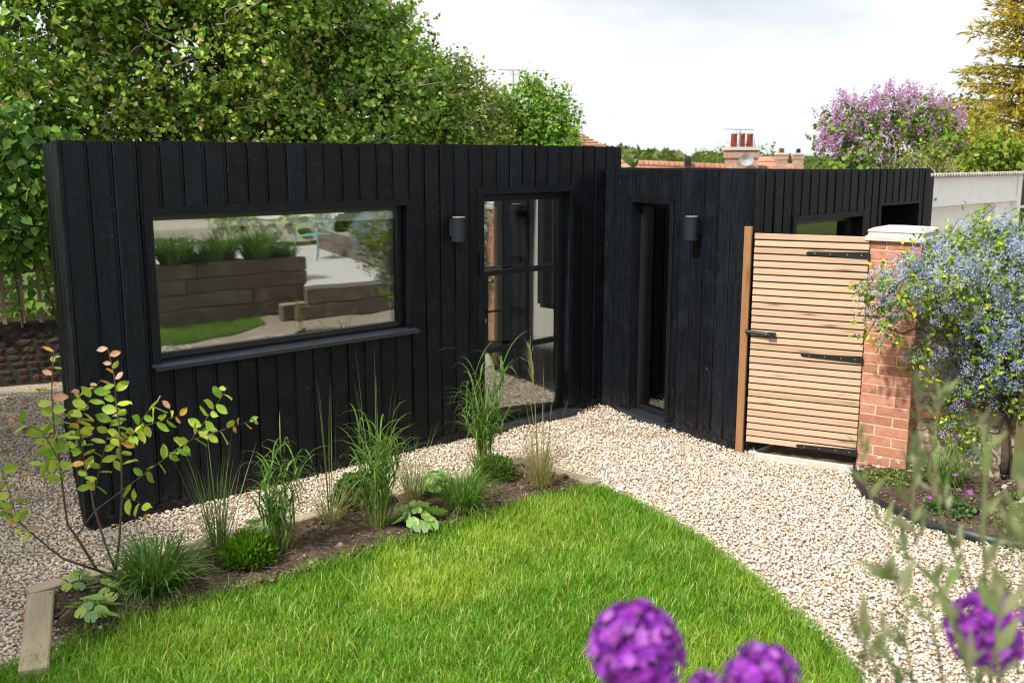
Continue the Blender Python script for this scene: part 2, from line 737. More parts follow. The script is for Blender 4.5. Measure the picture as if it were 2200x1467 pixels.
def mat_flint():
    t = NT('flint_stone')
    at_ = t.n('ShaderNodeAttribute', attribute_name='Col')
    vec = t.coords(rand=19.0)
    n = t.noise(vec, 14, 5, .6)
    oi = t.n('ShaderNodeObjectInfo')
    c = t.mix(1.0, at_.outputs['Color'], t.ramp(n, [(.25, .62), (.75, 1.3)]), 'MULTIPLY')
    c = t.mix(1.0, c, t.ramp(oi.outputs['Random'], [(0, (.6, .6, .65)), (.5, (1, .97, .92)), (1, (1.15, 1.05, .9))]), 'MULTIPLY')
    t.principled(c, .85, t.bump(n, .8, .012), .25)
    return t.m


def mat_terrain():
    t = NT('meadow_ground')
    vec = t.coords()
    n = t.noise(vec, .05, 5)
    n2 = t.noise(vec, 2.5, 4)
    c = t.ramp(n, [(.3, (.05, .08, .02)), (.7, (.11, .14, .04))])
    c = t.mix(1.0, c, t.ramp(n2, [(.3, .7), (.7, 1.25)]), 'MULTIPLY')
    t.principled(c, .95, None, .1)
    return t.m


GLASS_BASE = 0.22
M = dict(
    black=mat_black_timber(),
    trim=None,
    alu=mat_plain('black_aluminium', (.012, .0135, .016), .38, .1, 30, .03, .5),
    sill=mat_plain('anthracite_sill', (.022, .028, .036), .30, .15, 9, .02, .5),
    lamp=mat_plain('anthracite_lamp', (.014, .018, .023), .5, .05, 30, .02, .3),
    lens=mat_plain('lamp_lens', (.5, .5, .46), .3, .05, 30, 0, .5),
    plaster=mat_plain('pale_plaster', (.52, .50, .46), .9, .05, 4, .05, .2),
    floor=mat_wood('oak_floor', (.16, .10, .06), (.26, .18, .11)),
    blind=mat_plain('blind_fabric', (.84, .84, .78), .9, .04, 12, .05, .2),
    glass=mat_glass(),
    pine=mat_wood('pine_slat', (.52, .345, .232), (.64, .455, .325), knots=(.26, .13, .07)),
    post=mat_wood('orange_brown_post', (.26, .125, .055), (.37, .195, .09), axis='z', knots=(.12, .05, .03)),
    iron=mat_plain('black_iron', (.012, .013, .014), .42, .1, 40, .05, .5),
    steel=mat_plain('steel_bolt', (.5, .5, .5), .35, .1, 40, 0, .5, 1.0),
    brass=mat_plain('brass', (.6, .42, .16), .35, .1, 40, 0, .5, 1.0),
    brick=mat_brick(),
    mortar=mat_plain('lime_mortar', (.60, .48, .32), .95, .15, 60, .3, .1),
    stone=mat_plain('cast_stone', (.56, .53, .48), .8, .14, 18, .25, .25),
    flint=mat_flint(),
    darkmortar=mat_plain('old_dark_mortar', (.05, .045, .04), .95, .3, 14, .5, .1),
    sheet=mat_gravel_sheet(),
    pebble=mat_pebble(),
    soil=mat_soil(),
    turf=mat_turf(),
    terrain=mat_terrain(),
    sleeper=mat_wood('new_sleeper', (.36, .285, .20), (.50, .41, .30), rough=.8, weather=(.37, .32, .26)),
    oldsleeper=mat_wood('old_sleeper', (.075, .055, .042), (.25, .19, .145), rough=.85, weather=(.34, .28, .22)),
    trellis=mat_wood('mossy_trellis', (.17, .15, .085), (.30, .26, .16), rough=.9, axis='z'),
    mosspost=mat_wood('mossy_post', (.10, .085, .035), (.19, .16, .07), rough=.9, axis='z', weather=(.12, .13, .05)),
    white=mat_plain('white_paint', (.84, .835, .83), .55, .05, 6, .06, .35),
    cement=mat_plain('old_cement_sheet', (.42, .40, .37), .9, .35, 9, .3, .1),
    paving=mat_plain('pale_paving', (.62, .60, .57), .85, .08, 7, .1, .2),
    leaf=mat_leaf('leaf', .25, .30, .45),
    waxleaf=mat_leaf('glossy_leaf', .32, .27, .42),
    bladem=mat_leaf('grass_blade', .3, .36, .45),
    petal=mat_leaf('petal', .1, .45, .7, (1.1, 1.0, 1.1)),
    bark=mat_plain('brown_bark', (.10, .075, .055), .9, .35, 25, .5, .1),
    greybark=mat_plain('grey_bark', (.27, .235, .19), .9, .25, 25, .4, .1),
    twig=mat_plain('purple_brown_twig', (.12, .075, .06), .7, .25, 30, .2, .25),
    plastic=mat_plain('black_plastic_edging', (.018, .019, .021), .45, .1, 20, .05, .4),
    redtile=mat_roof_tile('red_clay_tile', (.36, .155, .10), (.52, .27, .185)),
    browntile=mat_roof_tile('brown_clay_tile', (.30, .165, .10), (.42, .26, .17)),
    render=mat_plain('cream_render', (.55, .50, .42), .9, .06, 3, .05, .1),
    chim=mat_plain('old_chimney_brick', (.40, .27, .2), .9, .4, 5, .2, .1),
    pot=mat_plain('red_clay_pot', (.36, .095, .06), .8, .15, 9, .1, .2),
    grey=mat_plain('grey_metal', (.30, .31, .32), .45, .1, 20, 0, .4, .3),
    dish=mat_plain('grey_dish', (.38, .40, .42), .5, .06, 8, 0, .3),
    teal=mat_plain('pale_turquoise_metal', (.22, .45, .42), .45, .05, 20, 0, .4),
    darkpane=mat_plain('dark_pane', (.02, .022, .025), .12, .05, 3, 0, .5),
)


# ================================================================== GROUND
def terrain():
    xs = np.concatenate([np.linspace(-900, -40, 28), np.linspace(-30, 30, 41), np.linspace(40, 900, 28)])
    ys = np.concatenate([np.linspace(-60, 14, 20), np.linspace(16, 60, 30), np.linspace(66, 200, 26), np.linspace(215, 900, 50)])
    X, Y = np.meshgrid(xs, ys)
    far = np.clip((Y - 15) / 15, 0, 1)
    far = far * far * (3 - 2 * far)
    Z = -0.04 - 5.0 * far
    hill = np.clip((Y - 140) / 480, 0, 1)
    Z = Z + hill * (4 + 13 * vnoise(X, Y, .006, 3) + 3 * vnoise(X, Y, .02, 4)) * np.where(X > 60, .6, 1) * (Y > 140)
    V = np.stack([X, Y, Z], -1).reshape(-1, 3)
    nx, ny = len(xs), len(ys)
    i = np.arange(nx * ny).reshape(ny, nx)
    F = np.stack([i[:-1, :-1], i[:-1, 1:], i[1:, 1:], i[1:, :-1]], -1).reshape(-1, 4)
    o = link('ground', np_mesh('ground', V, F, M['terrain'], smooth=True))
    tag(o, kind='structure')


terrain()


def sheet(name, poly, z, mat, kind='structure', parent=None):
    mb = MB()
    mb.add([(x, y, z) for x, y in poly], [tuple(range(len(poly)))])
    o = mb.build(name, mat, parent)
    tag(o, kind=kind)
    return o


sheet('gravel_path', [(-9, -4), (14, -4), (14, 9), (5.5, 14.2), (-1, 14.2), (-9, 12)], -0.012, M['sheet'])

LAWN = [(-2.75, 3.7), (-2.42, 4.14), (-2.18, 4.40), (-2.10, 4.66), (-1.93, 4.88), (-1.62, 5.02), (-1.3, 5.19), (-1.0, 5.50), (-.72, 5.80),
        (-.3, 6.12), (.02, 6.42), (.33, 6.68), (.50, 6.77), (.62, 6.75), (.78, 6.56), (.98, 6.20), (1.16, 5.80), (1.29, 5.42), (1.4, 5.05),
        (1.54, 4.46), (1.58, 4.0), (1.5, 3.4), (1.2, 2.35), (-2.0, 2.35)]
BED = [(-2.47, 4.98), (-2.10, 4.35), (-1.9, 4.7), (-1.3, 5.1), (-.3, 6.05), (.3, 6.6), (.52, 6.75), (.30, 7.02), (.02, 7.22), (-1.17, 6.2), (-1.6, 5.78)]
RBED = [(2.60, 7.22), (2.50, 7.0), (2.44, 6.72), (2.45, 6.45), (2.52, 6.17), (2.66, 5.93), (2.84, 5.74), (3.05, 5.61), (3.35, 5.5), (3.8, 5.42),
        (4.6, 5.4), (4.8, 6.4), (3.3, 7.05), (2.95, 7.2)]
SIDE2 = [(2.75, 2.5), (4.7, 3.2), (5.75, 4.4), (5.0, 4.75), (3.6, 4.2), (2.75, 3.4)]   # second patch of turf by the planter
sheet('lawn', LAWN, -0.004, M['turf'])
sheet('lawn', SIDE2, -0.004, M['turf'])


def soil(name, poly, seed):
    """a lumpy bed of soil over its outline"""
    xs = [p[0] for p in poly]; ys = [p[1] for p in poly]
    st = .045
    gx, gy = np.meshgrid(np.arange(min(xs), max(xs) + st, st), np.arange(min(ys), max(ys) + st, st))
    ins = inside(poly, gx, gy)
    z = .004 + .032 * np.minimum(1, edge_dist(poly, gx, gy) / .12) + .03 * (vnoise(gx, gy, 9, seed) - .5) + .022 * (vnoise(gx, gy, 23, seed + 1) - .5)
    z = np.maximum(z, .004)
    idx = -np.ones(gx.shape, int)
    # keep cells with at least three corners inside, pull outer corners in
    F = []
    c = ins[:-1, :-1].astype(int) + ins[1:, :-1] + ins[:-1, 1:] + ins[1:, 1:]
    use = np.argwhere(c >= 2)
    V = []
    for a, b in use:
        q = []
        for (i, j) in ((a, b), (a, b + 1), (a + 1, b + 1), (a + 1, b)):
            if idx[i, j] < 0:
                idx[i, j] = len(V)
                V.append((gx[i, j], gy[i, j], z[i, j]))
            q.append(idx[i, j])
        F.append(q)
    o = link(name, np_mesh(name, V, F, M['soil'], smooth=True))
    tag(o, kind='structure')


soil('soil', BED, 5)
soil('soil', RBED, 6)

BUILD = [tuple(MAIN(0, 0, 0)[:2]), tuple(E_[:2]), tuple(B_[:2]), tuple(C_[:2]), tuple(RET(3.3, -5, 0)[:2]), tuple(MAIN(.8, -2.76, 0)[:2])]


def pebbles():
    r = np.random.default_rng(5)
    st = .0190
    gx, gy = np.meshgrid(np.arange(-6.2, 5.2, st), np.arange(3.0, 10.8, st))
    x = (gx + r.uniform(-.55, .55, gx.shape) * st).ravel()
    y = (gy + r.uniform(-.55, .55, gy.shape) * st).ravel()
    u, v = px(np.stack([x, y, np.zeros_like(x)], -1))
    ok = (u > -200) & (u < 2750) & (v < 1540) & ~((x > -3.7) & (y > 8.6) & (x < .6)) & ~(y > 9.6)
    ok &= (r.random(x.shape) < np.where(u > 2300, .7, 1.0)) & ~(inside(SIDE2, x, y))
    ok &= ~inside(BUILD, x, y)
    ok &= ~(inside(LAWN, x, y) & (edge_dist(LAWN, x, y) > .03))
    ok &= ~(inside(BED, x, y))
    ok &= ~(inside(RBED, x, y) & (edge_dist(RBED, x, y) > .012))
    # behind the gate: only bare ground
    ok &= ~((x > 1.95) & (y > 7.1 - (x - 2.6) * .5))
    far = (y > 8.0) & (r.random(x.shape) < .4)
    ok &= ~far
    x, y = x[ok], y[ok]
    n = len(x)
    t = (1 + 5 ** .5) / 2
    ico = unit(np.array([(-1, t, 0), (1, t, 0), (-1, -t, 0), (1, -t, 0), (0, -1, t), (0, 1, t), (0, -1, -t), (0, 1, -t), (t, 0, -1), (t, 0, 1), (-t, 0, -1), (-t, 0, 1)], float))
    fi = np.array([(0, 11, 5), (0, 5, 1), (0, 1, 7), (0, 7, 10), (0, 10, 11), (1, 5, 9), (5, 11, 4), (11, 10, 2), (10, 7, 6), (7, 1, 8),
                   (3, 9, 4), (3, 4, 2), (3, 2, 6), (3, 6, 8), (3, 8, 9), (4, 9, 5), (2, 4, 11), (6, 2, 10), (8, 6, 7), (9, 8, 1)])
    s = r.lognormal(-4.62, .26, n)               # half length, about 12 mm
    sx, sy, sz = s * 1.05, s * r.uniform(.62, .95, n), s * r.uniform(.42, .72, n)
    az = r.uniform(0, 2 * np.pi, n)
    tl = r.normal(0, .35, n)
    p = ico[None] * r.uniform(.82, 1.2, (n, 12, 1)) * np.stack([sx, sy, sz], 1)[:, None, :]
    c, q = np.cos(tl)[:, None], np.sin(tl)[:, None]
    px_, pz_ = p[..., 0] * c - p[..., 2] * q, p[..., 0] * q + p[..., 2] * c
    c, q = np.cos(az)[:, None], np.sin(az)[:, None]
    X = px_ * c - p[..., 1] * q + x[:, None]
    Y = px_ * q + p[..., 1] * c + y[:, None]
    Z = pz_ + (r.uniform(-.006, .010, n) + .012 * (vnoise(x, y, 5, 8) - .5))[:, None] + .003
    V = np.stack([X, Y, Z], -1).reshape(-1, 3)
    F = (fi[None] + (np.arange(n) * 12)[:, None, None]).reshape(-1, 3)
    pal = np.array([(.58, .50, .42), (.61, .54, .46), (.57, .45, .34), (.53, .40, .29), (.49, .34, .22), (.44, .30, .20), (.38, .36, .35), (.25, .25, .265), (.62, .57, .52), (.53, .43, .35), (.44, .38, .33)])
    pr = np.array([.21, .15, .14, .10, .06, .03, .04, .03, .11, .09, .04])
    k = r.choice(len(pal), n, p=pr / pr.sum())
    cc = pal[k] * r.uniform(1.14, 1.38, (n, 1)) * r.uniform(.96, 1.04, (n, 3))
    o = link('gravel', np_mesh('gravel', V, F, M['pebble'], np.repeat(cc, 12, 0), smooth=False))
    tag(o, 'pale cream and tan gravel chippings around the black garden room', 'gravel', kind='stuff')


pebbles()


def crumbs():
    r = np.random.default_rng(33)
    t = (1 + 5 ** .5) / 2
    oc = np.array([(1, 0, 0), (-1, 0, 0), (0, 1, 0), (0, -1, 0), (0, 0, 1), (0, 0, -1)], float)
    fo = np.array([(0, 2, 4), (2, 1, 4), (1, 3, 4), (3, 0, 4), (2, 0, 5), (1, 2, 5), (3, 1, 5), (0, 3, 5)])
    Vs = []
    for poly, n in ((BED, 5200), (RBED, 3000)):
        xs = [p[0] for p in poly]; ys = [p[1] for p in poly]
        x = r.uniform(min(xs), max(xs), n * 2); y = r.uniform(min(ys), max(ys), n * 2)
        ok = inside(poly, x, y)
        Vs.append(np.stack([x[ok], y[ok]], 1))
    P = np.concatenate(Vs)
    n = len(P)
    s = r.lognormal(-5.05, .5, n)
    p = oc[None] * r.uniform(.6, 1.3, (n, 6, 1)) * (s[:, None, None] * arr_((1.2, 1, .7)))
    a = r.uniform(0, 6.28, n)
    c, q = np.cos(a)[:, None], np.sin(a)[:, None]
    V = np.stack([p[..., 0] * c - p[..., 1] * q + P[:, :1], p[..., 0] * q + p[..., 1] * c + P[:, 1:], p[..., 2] + .042 + r.uniform(-.012, .006, (n, 1))], -1).reshape(-1, 3)
    F = (fo[None] + (np.arange(n) * 6)[:, None, None]).reshape(-1, 3)
    pal = np.array([(.10, .07, .05), (.15, .105, .08), (.21, .16, .12), (.30, .25, .2), (.07, .05, .04)])
    col = pal[r.choice(5, n, p=[.3, .3, .22, .06, .12])] * r.uniform(.8, 1.2, (n, 1))
    o = link('soil_crumbs', np_mesh('soil_crumbs', V, F, M['pebble'], np.repeat(col, 6, 0)))
    tag(o, 'crumbs and small clods of soil in the planted beds', 'soil', kind='stuff')


def arr_(x):
    return np.array(x, dtype=float)


crumbs()


def lawn_grass():
    r = np.random.default_rng(21)

    def patch(poly, dens, n_try, name, label):
        xs = [p[0] for p in poly]; ys = [p[1] for p in poly]
        x = r.uniform(min(xs), max(xs), n_try)
        y = r.uniform(min(ys), max(ys), n_try)
        ok = inside(poly, x, y)
        u, v = px(np.stack([x, y, np.zeros_like(x)], -1))
        if name == 'grass':
            ok &= (v < 1640) & (u > -200)
        x, y = x[ok], y[ok]
        n = len(x)
        a = vnoise(x, y, 1.5, 1)
        b = vnoise(x, y, 4.2, 2)
        c = vnoise(x, y, 11, 3)
        e = edge_dist(poly, x, y)
        tuftn = .45 * b + .55 * c
        L = r.uniform(.026, .066, n) * (.72 + .75 * tuftn) + .014 * (e < .15)
        big = r.random(n) < .06
        L = np.where(big, L * 1.35, L)
        W = np.where(big, r.uniform(.0040, .0062, n), r.uniform(.0026, .0046, n))
        fx = vnoise(x, y, 6, 9) * 7 + vnoise(x, y, 2, 10) * 6
        az = fx + r.normal(0, 1.7, n)
        lean = np.abs(r.normal(.45, .34, n))
        droop = r.uniform(.15, .8, n)
        g1 = np.array([.165, .36, .018]); g2 = np.array([.34, .49, .035]); g3 = np.array([.54, .58, .17]); dk = np.array([.09, .25, .016])
        w = np.clip((a - .35) * 1.7 + (b - .5) * .6, 0, 1)[:, None]
        col = g1 * (1 - w) + g2 * w
        dry = ((big & (r.random(n) < .6)) | (r.random(n) < .06 + .16 * np.clip(a - .35, 0, 1)))[:, None]
        col = np.where(dry, g3 * r.uniform(.8, 1.15, (n, 1)), col)
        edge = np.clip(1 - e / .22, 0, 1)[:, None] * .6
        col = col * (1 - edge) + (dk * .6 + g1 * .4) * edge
        col = col * r.uniform(.75, 1.25, (n, 1))
        roots = np.stack([x, y, np.full(n, -.003)], 1)
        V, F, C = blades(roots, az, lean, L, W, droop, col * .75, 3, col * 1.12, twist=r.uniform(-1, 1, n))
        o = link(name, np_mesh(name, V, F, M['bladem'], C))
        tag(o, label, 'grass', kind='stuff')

    patch(LAWN, 1, 290000, 'grass', 'bright green mown grass of the curved lawn')
    patch(SIDE2, 1, 14000, 'side_grass', 'darker grass patch beside the old sleeper planter')


lawn_grass()

# ================================================================== BUILDING
room = empty('garden_room', MAIN(2.4, -1.3, 0), 'black timber clad flat roofed garden room with stepped annex', 'building')
WIN = (0.467, 2.552, 0.995, 1.995)
DOOR = (3.243, 4.352, 0.0, 2.062)
AWIN = (0.398, 0.995, 0.0, 1.968)
RWIN = (0.61, 1.88, 1.18, 1.84)
RALC = (2.19, 3.08, 0.0, 1.892)


def rect_minus(rs, h):
    """cut the hole h out of the rectangles rs; all are (s0, s1, z0, z1)"""
    out = []
    for (a, b, c, d) in rs:
        if h[0] >= b or h[1] <= a or h[2] >= d or h[3] <= c:
            out.append((a, b, c, d))
            continue
        x0, x1 = max(a, h[0]), min(b, h[1])
        if a < x0:
            out.append((a, x0, c, d))
        if x1 < b:
            out.append((x1, b, c, d))
        if c < h[2]:
            out.append((x0, x1, c, h[2]))
        if h[3] < d:
            out.append((x0, x1, h[3], d))
    return [q for q in out if q[1] - q[0] > .004 and q[3] - q[2] > .004]


def board_prism(mb, F, a, b, z0, z1, d0, d1, c=.004, wav=None):
    """an upright board, chamfered on its two front arrises"""
    ps = [(a, d0), (b, d0), (b, d1 - c), (b - c, d1), (a + c, d1), (a, d1 - c)]
    nz = max(1, int((z1 - z0) / .45))
    V, Fs = [], []
    for i in range(nz + 1):
        z = z0 + (z1 - z0) * i / nz
        for (s, d) in ps:
            w = 0.0
            if wav and 0 < i < nz:
                w = math.sin(z * wav[0] + wav[1]) * .0016 + random.uniform(-.0008, .0008)
            V.append(F(s + w, d + (w * .8 if d > d0 else 0), z))
    k = len(ps)
    for i in range(nz):
        for j in range(k):
            j2 = (j + 1) % k
            Fs.append((i * k + j, i * k + j2, (i + 1) * k + j2, (i + 1) * k + j)[::-1])
    Fs.append(tuple(range(k)))
    Fs.append(tuple(nz * k + j for j in range(k))[::-1])
    mb.add(V, Fs)


def clad(F, length, height, holes, pitch, z0=.06, lip=.026, base=0.0, start=0.0, jitter=.004, skip_last=False, dropend=None):
    """board on board cladding: each board is one part, with the narrow recessed strip beside it"""
    n = max(1, round((length - start) / pitch))
    p = (length - start) / n
    for i in range(n):
        a = start + i * p
        b = a + p
        wid = random.uniform(-.006, .006) if 0 < i < n - 1 else 0
        ztop = height + random.uniform(-jitter, jitter)
        if dropend and i == n - 1:
            ztop -= dropend
        l = lip * random.uniform(.7, 1.25)
        parts = [((a + .0008, b - l, z0, ztop), base + .022 + random.uniform(-.002, .003)),
                 ((b - l, b - .0008, z0, ztop - .002), base + .0145)]
        mb = MB()
        wv = (random.uniform(4, 9), random.uniform(0, 6))
        for rect, d1 in parts:
            rs = [rect]
            for h in holes:
                rs = rect_minus(rs, h)
            for (s0, s1, c0, c1) in rs:
                board_prism(mb, F, s0, s1, c0, c1, base, d1, min(.004, (s1 - s0) * .3), wv)
        if mb.v:
            mb.build('wall_board', M['black'], room)


def backing(F, length, height, holes, d0, d1, mat, name='wall', s0=0.0):
    rs = [(s0, length, 0, height)]
    for h in holes:
        rs = rect_minus(rs, h)
    mb = MB()
    for (a, b, c, d) in rs:
        mb.wbox(F, a, b, d0, d1, c, d)
    return mb.build(name, mat, room)


L_MAIN = 4.995
clad(MAIN, 4.79, H_MAIN, [WIN, DOOR], .149)
# the last boards of the main block stand above the annex roof
for k, (a, b) in enumerate(((4.792, 4.90), (4.902, L_MAIN))):
    mb = MB()
    board_prism(mb, MAIN, a, b, H_ANX - .02, H_MAIN - .004 * k, 0, .022)
    mb.build('wall_board', M['black'], room)
clad(SIDE, 2.765, H_MAIN - .004, [], .15, start=0.0)
clad(ANX, 1.838, H_ANX, [AWIN], .146, start=.024)
clad(RET, 3.30, H_ANX, [RWIN, RALC], .145, start=.025)
# the last board of the return face stops lower than the others
mb = MB()
board_prism(mb, RET, 3.302, 3.43, 0.03, H_ANX - .085, -.03, .0)
mb.build('wall_board', M['black'], room)
# corner boards
for F, s in ((ANX, 1.838),):
    mb = MB()
    board_prism(mb, F, s, s + .03, 0.02, H_ANX + .002, -.02, .024)
    mb.build('corner_board', M['black'], room)
mb = MB()
board_prism(mb, MAIN, -.028, -.001, 0.03, H_MAIN, -.03, .024)
mb.build('corner_board', M['black'], room)
backing(MAIN, L_MAIN - .01, H_MAIN - .03, [WIN, DOOR], -.12, -.002, M['black'], s0=.07)
backing(SIDE, 2.70, H_MAIN - .03, [], -.12, -.002, M['black'])
backing(ANX, 1.86, H_ANX - .03, [AWIN], -.12, -.002, M['black'])
backing(RET, 3.30, H_ANX - .03, [RWIN, RALC], -.12, -.002, M['black'])
# pale inner linings
backing(MAIN, L_MAIN - .13, H_MAIN - .20, [WIN, DOOR], -.134, -.122, M['plaster'], 'inner_wall', s0=.25)
backing(Frame(MAIN(0, -2.62, 0), 46.97), 4.9, H_MAIN - .20, [], 0, .02, M['plaster'], 'inner_wall', s0=.98)
backing(SIDE, 2.5, H_MAIN - .2, [], -.136, -.122, M['plaster'], 'inner_wall', s0=.2)
backing(ANX, 1.7, H_ANX - .1, [AWIN], -.134, -.122, M['plaster'], 'inner_wall')
backing(Frame(MAIN(4.96, -2.6, 0), 136.97), 2.47, H_MAIN - .2, [], -.02, 0, M['plaster'], 'inner_wall')
IN = Frame(MAIN(4.96, -2.6, 0), 136.97)
mb = MB()
for a_, b_ in ((1.08, 1.16), (1.44, 1.50)):
    mb.wbox(IN, a_, b_, .001, .05, .02, 2.12)
for z_ in (.05, .72, 1.25, 1.72, 2.06):
    mb.wbox(IN, 1.161, 1.439, .001, .04, z_, z_ + .06)
mb.build('inner_door_frame', M['alu'], room)
mb = MB()
mb.wbox(IN, 1.161, 1.439, .001, .012, .05, 2.06)
mb.build('inner_door_panel', mat_plain('grey_panel', (.16, .165, .17), .4, .05, 5, 0, .4), room)
mb = MB()
mb.wbox(IN, 1.60, 1.80, .001, .04, .85, 2.0)
mb.build('wall_screen', M['alu'], room)
backing(Frame(MAIN(3.12, -2.58, 0), 136.97), 2.43, H_MAIN - .2, [], -.05, .05, M['plaster'], 'partition', s0=0.0)  # unseen, set full depth to keep the hall light out of the window room
mb = MB()
mb.add([MAIN(.08, -.1, .02), MAIN(4.98, -.1, .02), MAIN(4.98, -2.7, .02), MAIN(.9, -2.7, .02)], [(0, 1, 2, 3)])
mb.build('floor', M['floor'], room)
mb = MB()
pa = [E_ + Vector((-.05, .12, .021)), B_ + Vector((-.05, .1, .021)), C_ + Vector((-.1, .1, .021)), RET(3.2, -4.6, .021), MAIN(5.0, -2.7, .021), MAIN(4.99, -.1, .021)]
mb.add(pa, [tuple(range(len(pa)))])
mb.build('floor', M['floor'], room)
# flat roofs with felt kept below the parapet
def slab(pts, z0, z1, name, mat):
    mb = MB()
    n = len(pts)
    mb.add([(p[0], p[1], z0) for p in pts] + [(p[0], p[1], z1) for p in pts],
           [tuple(range(n))[::-1], tuple(range(n, 2 * n))] + [(i, (i + 1) % n, n + (i + 1) % n, n + i) for i in range(n)])
    return mb.build(name, mat, room)
RLS, RLD = (3.25, 4.75), (-1.05, -.20)            # unseen roof opening, added and sized to brighten the hall
for ps in (((.10, -.05), (4.98, -.05), (4.98, RLD[1]), (.16, RLD[1])), ((.16, RLD[1]), (RLS[0], RLD[1]), (RLS[0], RLD[0]), (.40, RLD[0])),
           ((RLS[1], RLD[1]), (4.98, RLD[1]), (4.98, RLD[0]), (RLS[1], RLD[0])), ((.40, RLD[0]), (4.98, RLD[0]), (4.98, -2.74), (.88, -2.70))):
    slab([MAIN(a_, b_, 0) for a_, b_ in ps], H_MAIN - .18, H_MAIN - .06, 'roof', M['alu'])
slab([E_ + Vector((.07, .1, 0)), B_ + Vector((-.02, .2, 0)), RET(3.28, -.13, 0), RET(3.28, -4.7, 0), MAIN(5.0, -2.74, 0), MAIN(5.0, -.13, 0)], H_ANX - .18, H_ANX - .06, 'roof', M['alu'])
backing(Frame(MAIN(L_MAIN, 0, 0), 136.97 + 180), 2.74, H_MAIN - .02, [(0, 3, 0, H_ANX - .04)], -.03, .0, M['black'])
backing(Frame(MAIN(L_MAIN, -2.74, 0), 226.97), L_MAIN - .82, H_MAIN - .02, [], -.03, .0, M['black'])
for p, q in ((RET(3.30, -.12, 0), RET(3.30, -4.75, 0)), (RET(3.30, -4.72, 0), MAIN(5.0, -2.74, 0))):
    dv = q - p
    F_ = Frame(p, math.degrees(math.atan2(dv.x, dv.y)))
    backing(F_, dv.length, H_ANX - .02, [], -.02, .06, M['black'])
    backing(F_, dv.length, H_ANX - .2, [], .062, .075, M['plaster'], 'inner_wall')
# base rail under the boards
for F, s0, s1, hs in ((MAIN, 0, 4.79, [DOOR]), (ANX, .02, 1.85, [AWIN]), (SIDE, 0, 2.74, []), (RET, .03, 3.3, [RALC])):
    mb = MB()
    rs = [(s0, s1, -.02, .075)]
    for h in hs:
        rs = rect_minus(rs, (h[0] - .06, h[1] + .06, -.1, 1))
    for (a, b, c, d) in rs:
        mb.wbox(F, a, b, .0, .034, c, .068)
    mb.build('base_rail', M['black'], room)


def trim_frame(F, w, t, parent, bottom=False, name='frame', d0=-.10, d1=.034):
    """architrave boards round an opening: head and two jambs, mitred into one frame; each a part"""
    s0, s1, z0, z1 = w
    mb = MB()
    mb.wbox(F, s0 - .002, s1 + .002, d0, d1, z1 - t, z1 + .002)
    mb.build('head_trim', M['black'], parent)
    for a, b in ((s0 - .002, s0 + t), (s1 - t, s1 + .002)):
        mb = MB()
        mb.wbox(F, a, b, d0, d1 - .002, z0, z1 - t - .001)
        mb.build('jamb_trim', M['black'], parent)


def glass_pane(F, s0, s1, z0, z1, d, parent, th=.02, skew=0.0):
    mb = MB()
    # skew sets the near end a little deeper, turning the pane so the pillar shows in its reflection
    mb.hexa([F(s0, d - skew, z0), F(s1, d, z0), F(s1, d - th, z0), F(s0, d - skew - th, z0),
             F(s0, d - skew, z1), F(s1, d, z1), F(s1, d - th, z1), F(s0, d - skew - th, z1)])
    return mb.build('pane', M['glass'], parent)


def ring(F, w, t, d0, d1, name, mat, parent):
    s0, s1, z0, z1 = w
    mb = MB()
    mb.wbox(F, s0, s1, d0, d1, z1 - t, z1)
    mb.wbox(F, s0, s1, d0, d1, z0, z0 + t)
    mb.wbox(F, s0, s0 + t, d0, d1, z0 + t, z1 - t)
    mb.wbox(F, s1 - t, s1, d0, d1, z0 + t, z1 - t)
    return mb.build(name, mat, parent)


def part_of(name, mat, parent, fill):
    mb = MB()
    fill(mb)
    return mb.build(name, mat, parent)


# the wide picture window
w = ring(MAIN, (WIN[0] + .047, WIN[1] - .047, WIN[2] + .02, WIN[3] - .047), .038, -.10, -.045, 'window', M['alu'], room)
trim_frame(MAIN, WIN, .046, w)
glass_pane(MAIN, WIN[0] + .08, WIN[1] - .08, WIN[2] + .05, WIN[3] - .08, -.062, w)
mb = MB()
q = [(.115, .0), (.118, .012), (.03, .03), (-.05, .034), (-.05, .0)]
a, b = WIN[0] - .012, WIN[1] + .014
prof = [(.092, .004), (.092, .014), (-.10, .036), (-.10, .004)]
vv = [MAIN(a, d, WIN[2] - .018 + z) for d, z in prof] + [MAIN(b, d, WIN[2] - .018 + z) for d, z in prof]
mb.add(vv, [(0, 1, 2, 3), (7, 6, 5, 4), (0, 4, 5, 1), (1, 5, 6, 2), (2, 6, 7, 3), (3, 7, 4, 0)])
mb.wbox(MAIN, a, b, .082, .092, WIN[2] - .030, WIN[2] - .0142)
mb.build('sill', M['sill'], w)
part_of('blind', M['blind'], w, lambda m: m.wbox(MAIN, WIN[0] + .085, WIN[1] - .085, -.105, -.088, WIN[3] - .150, WIN[3] - .094))
# a desk with a stool and a cushion inside the window
part_of('window_seat', M['floor'], room, lambda m: m.wbox(MAIN, .3, 2.7, -.62, -.14, .42, .46))

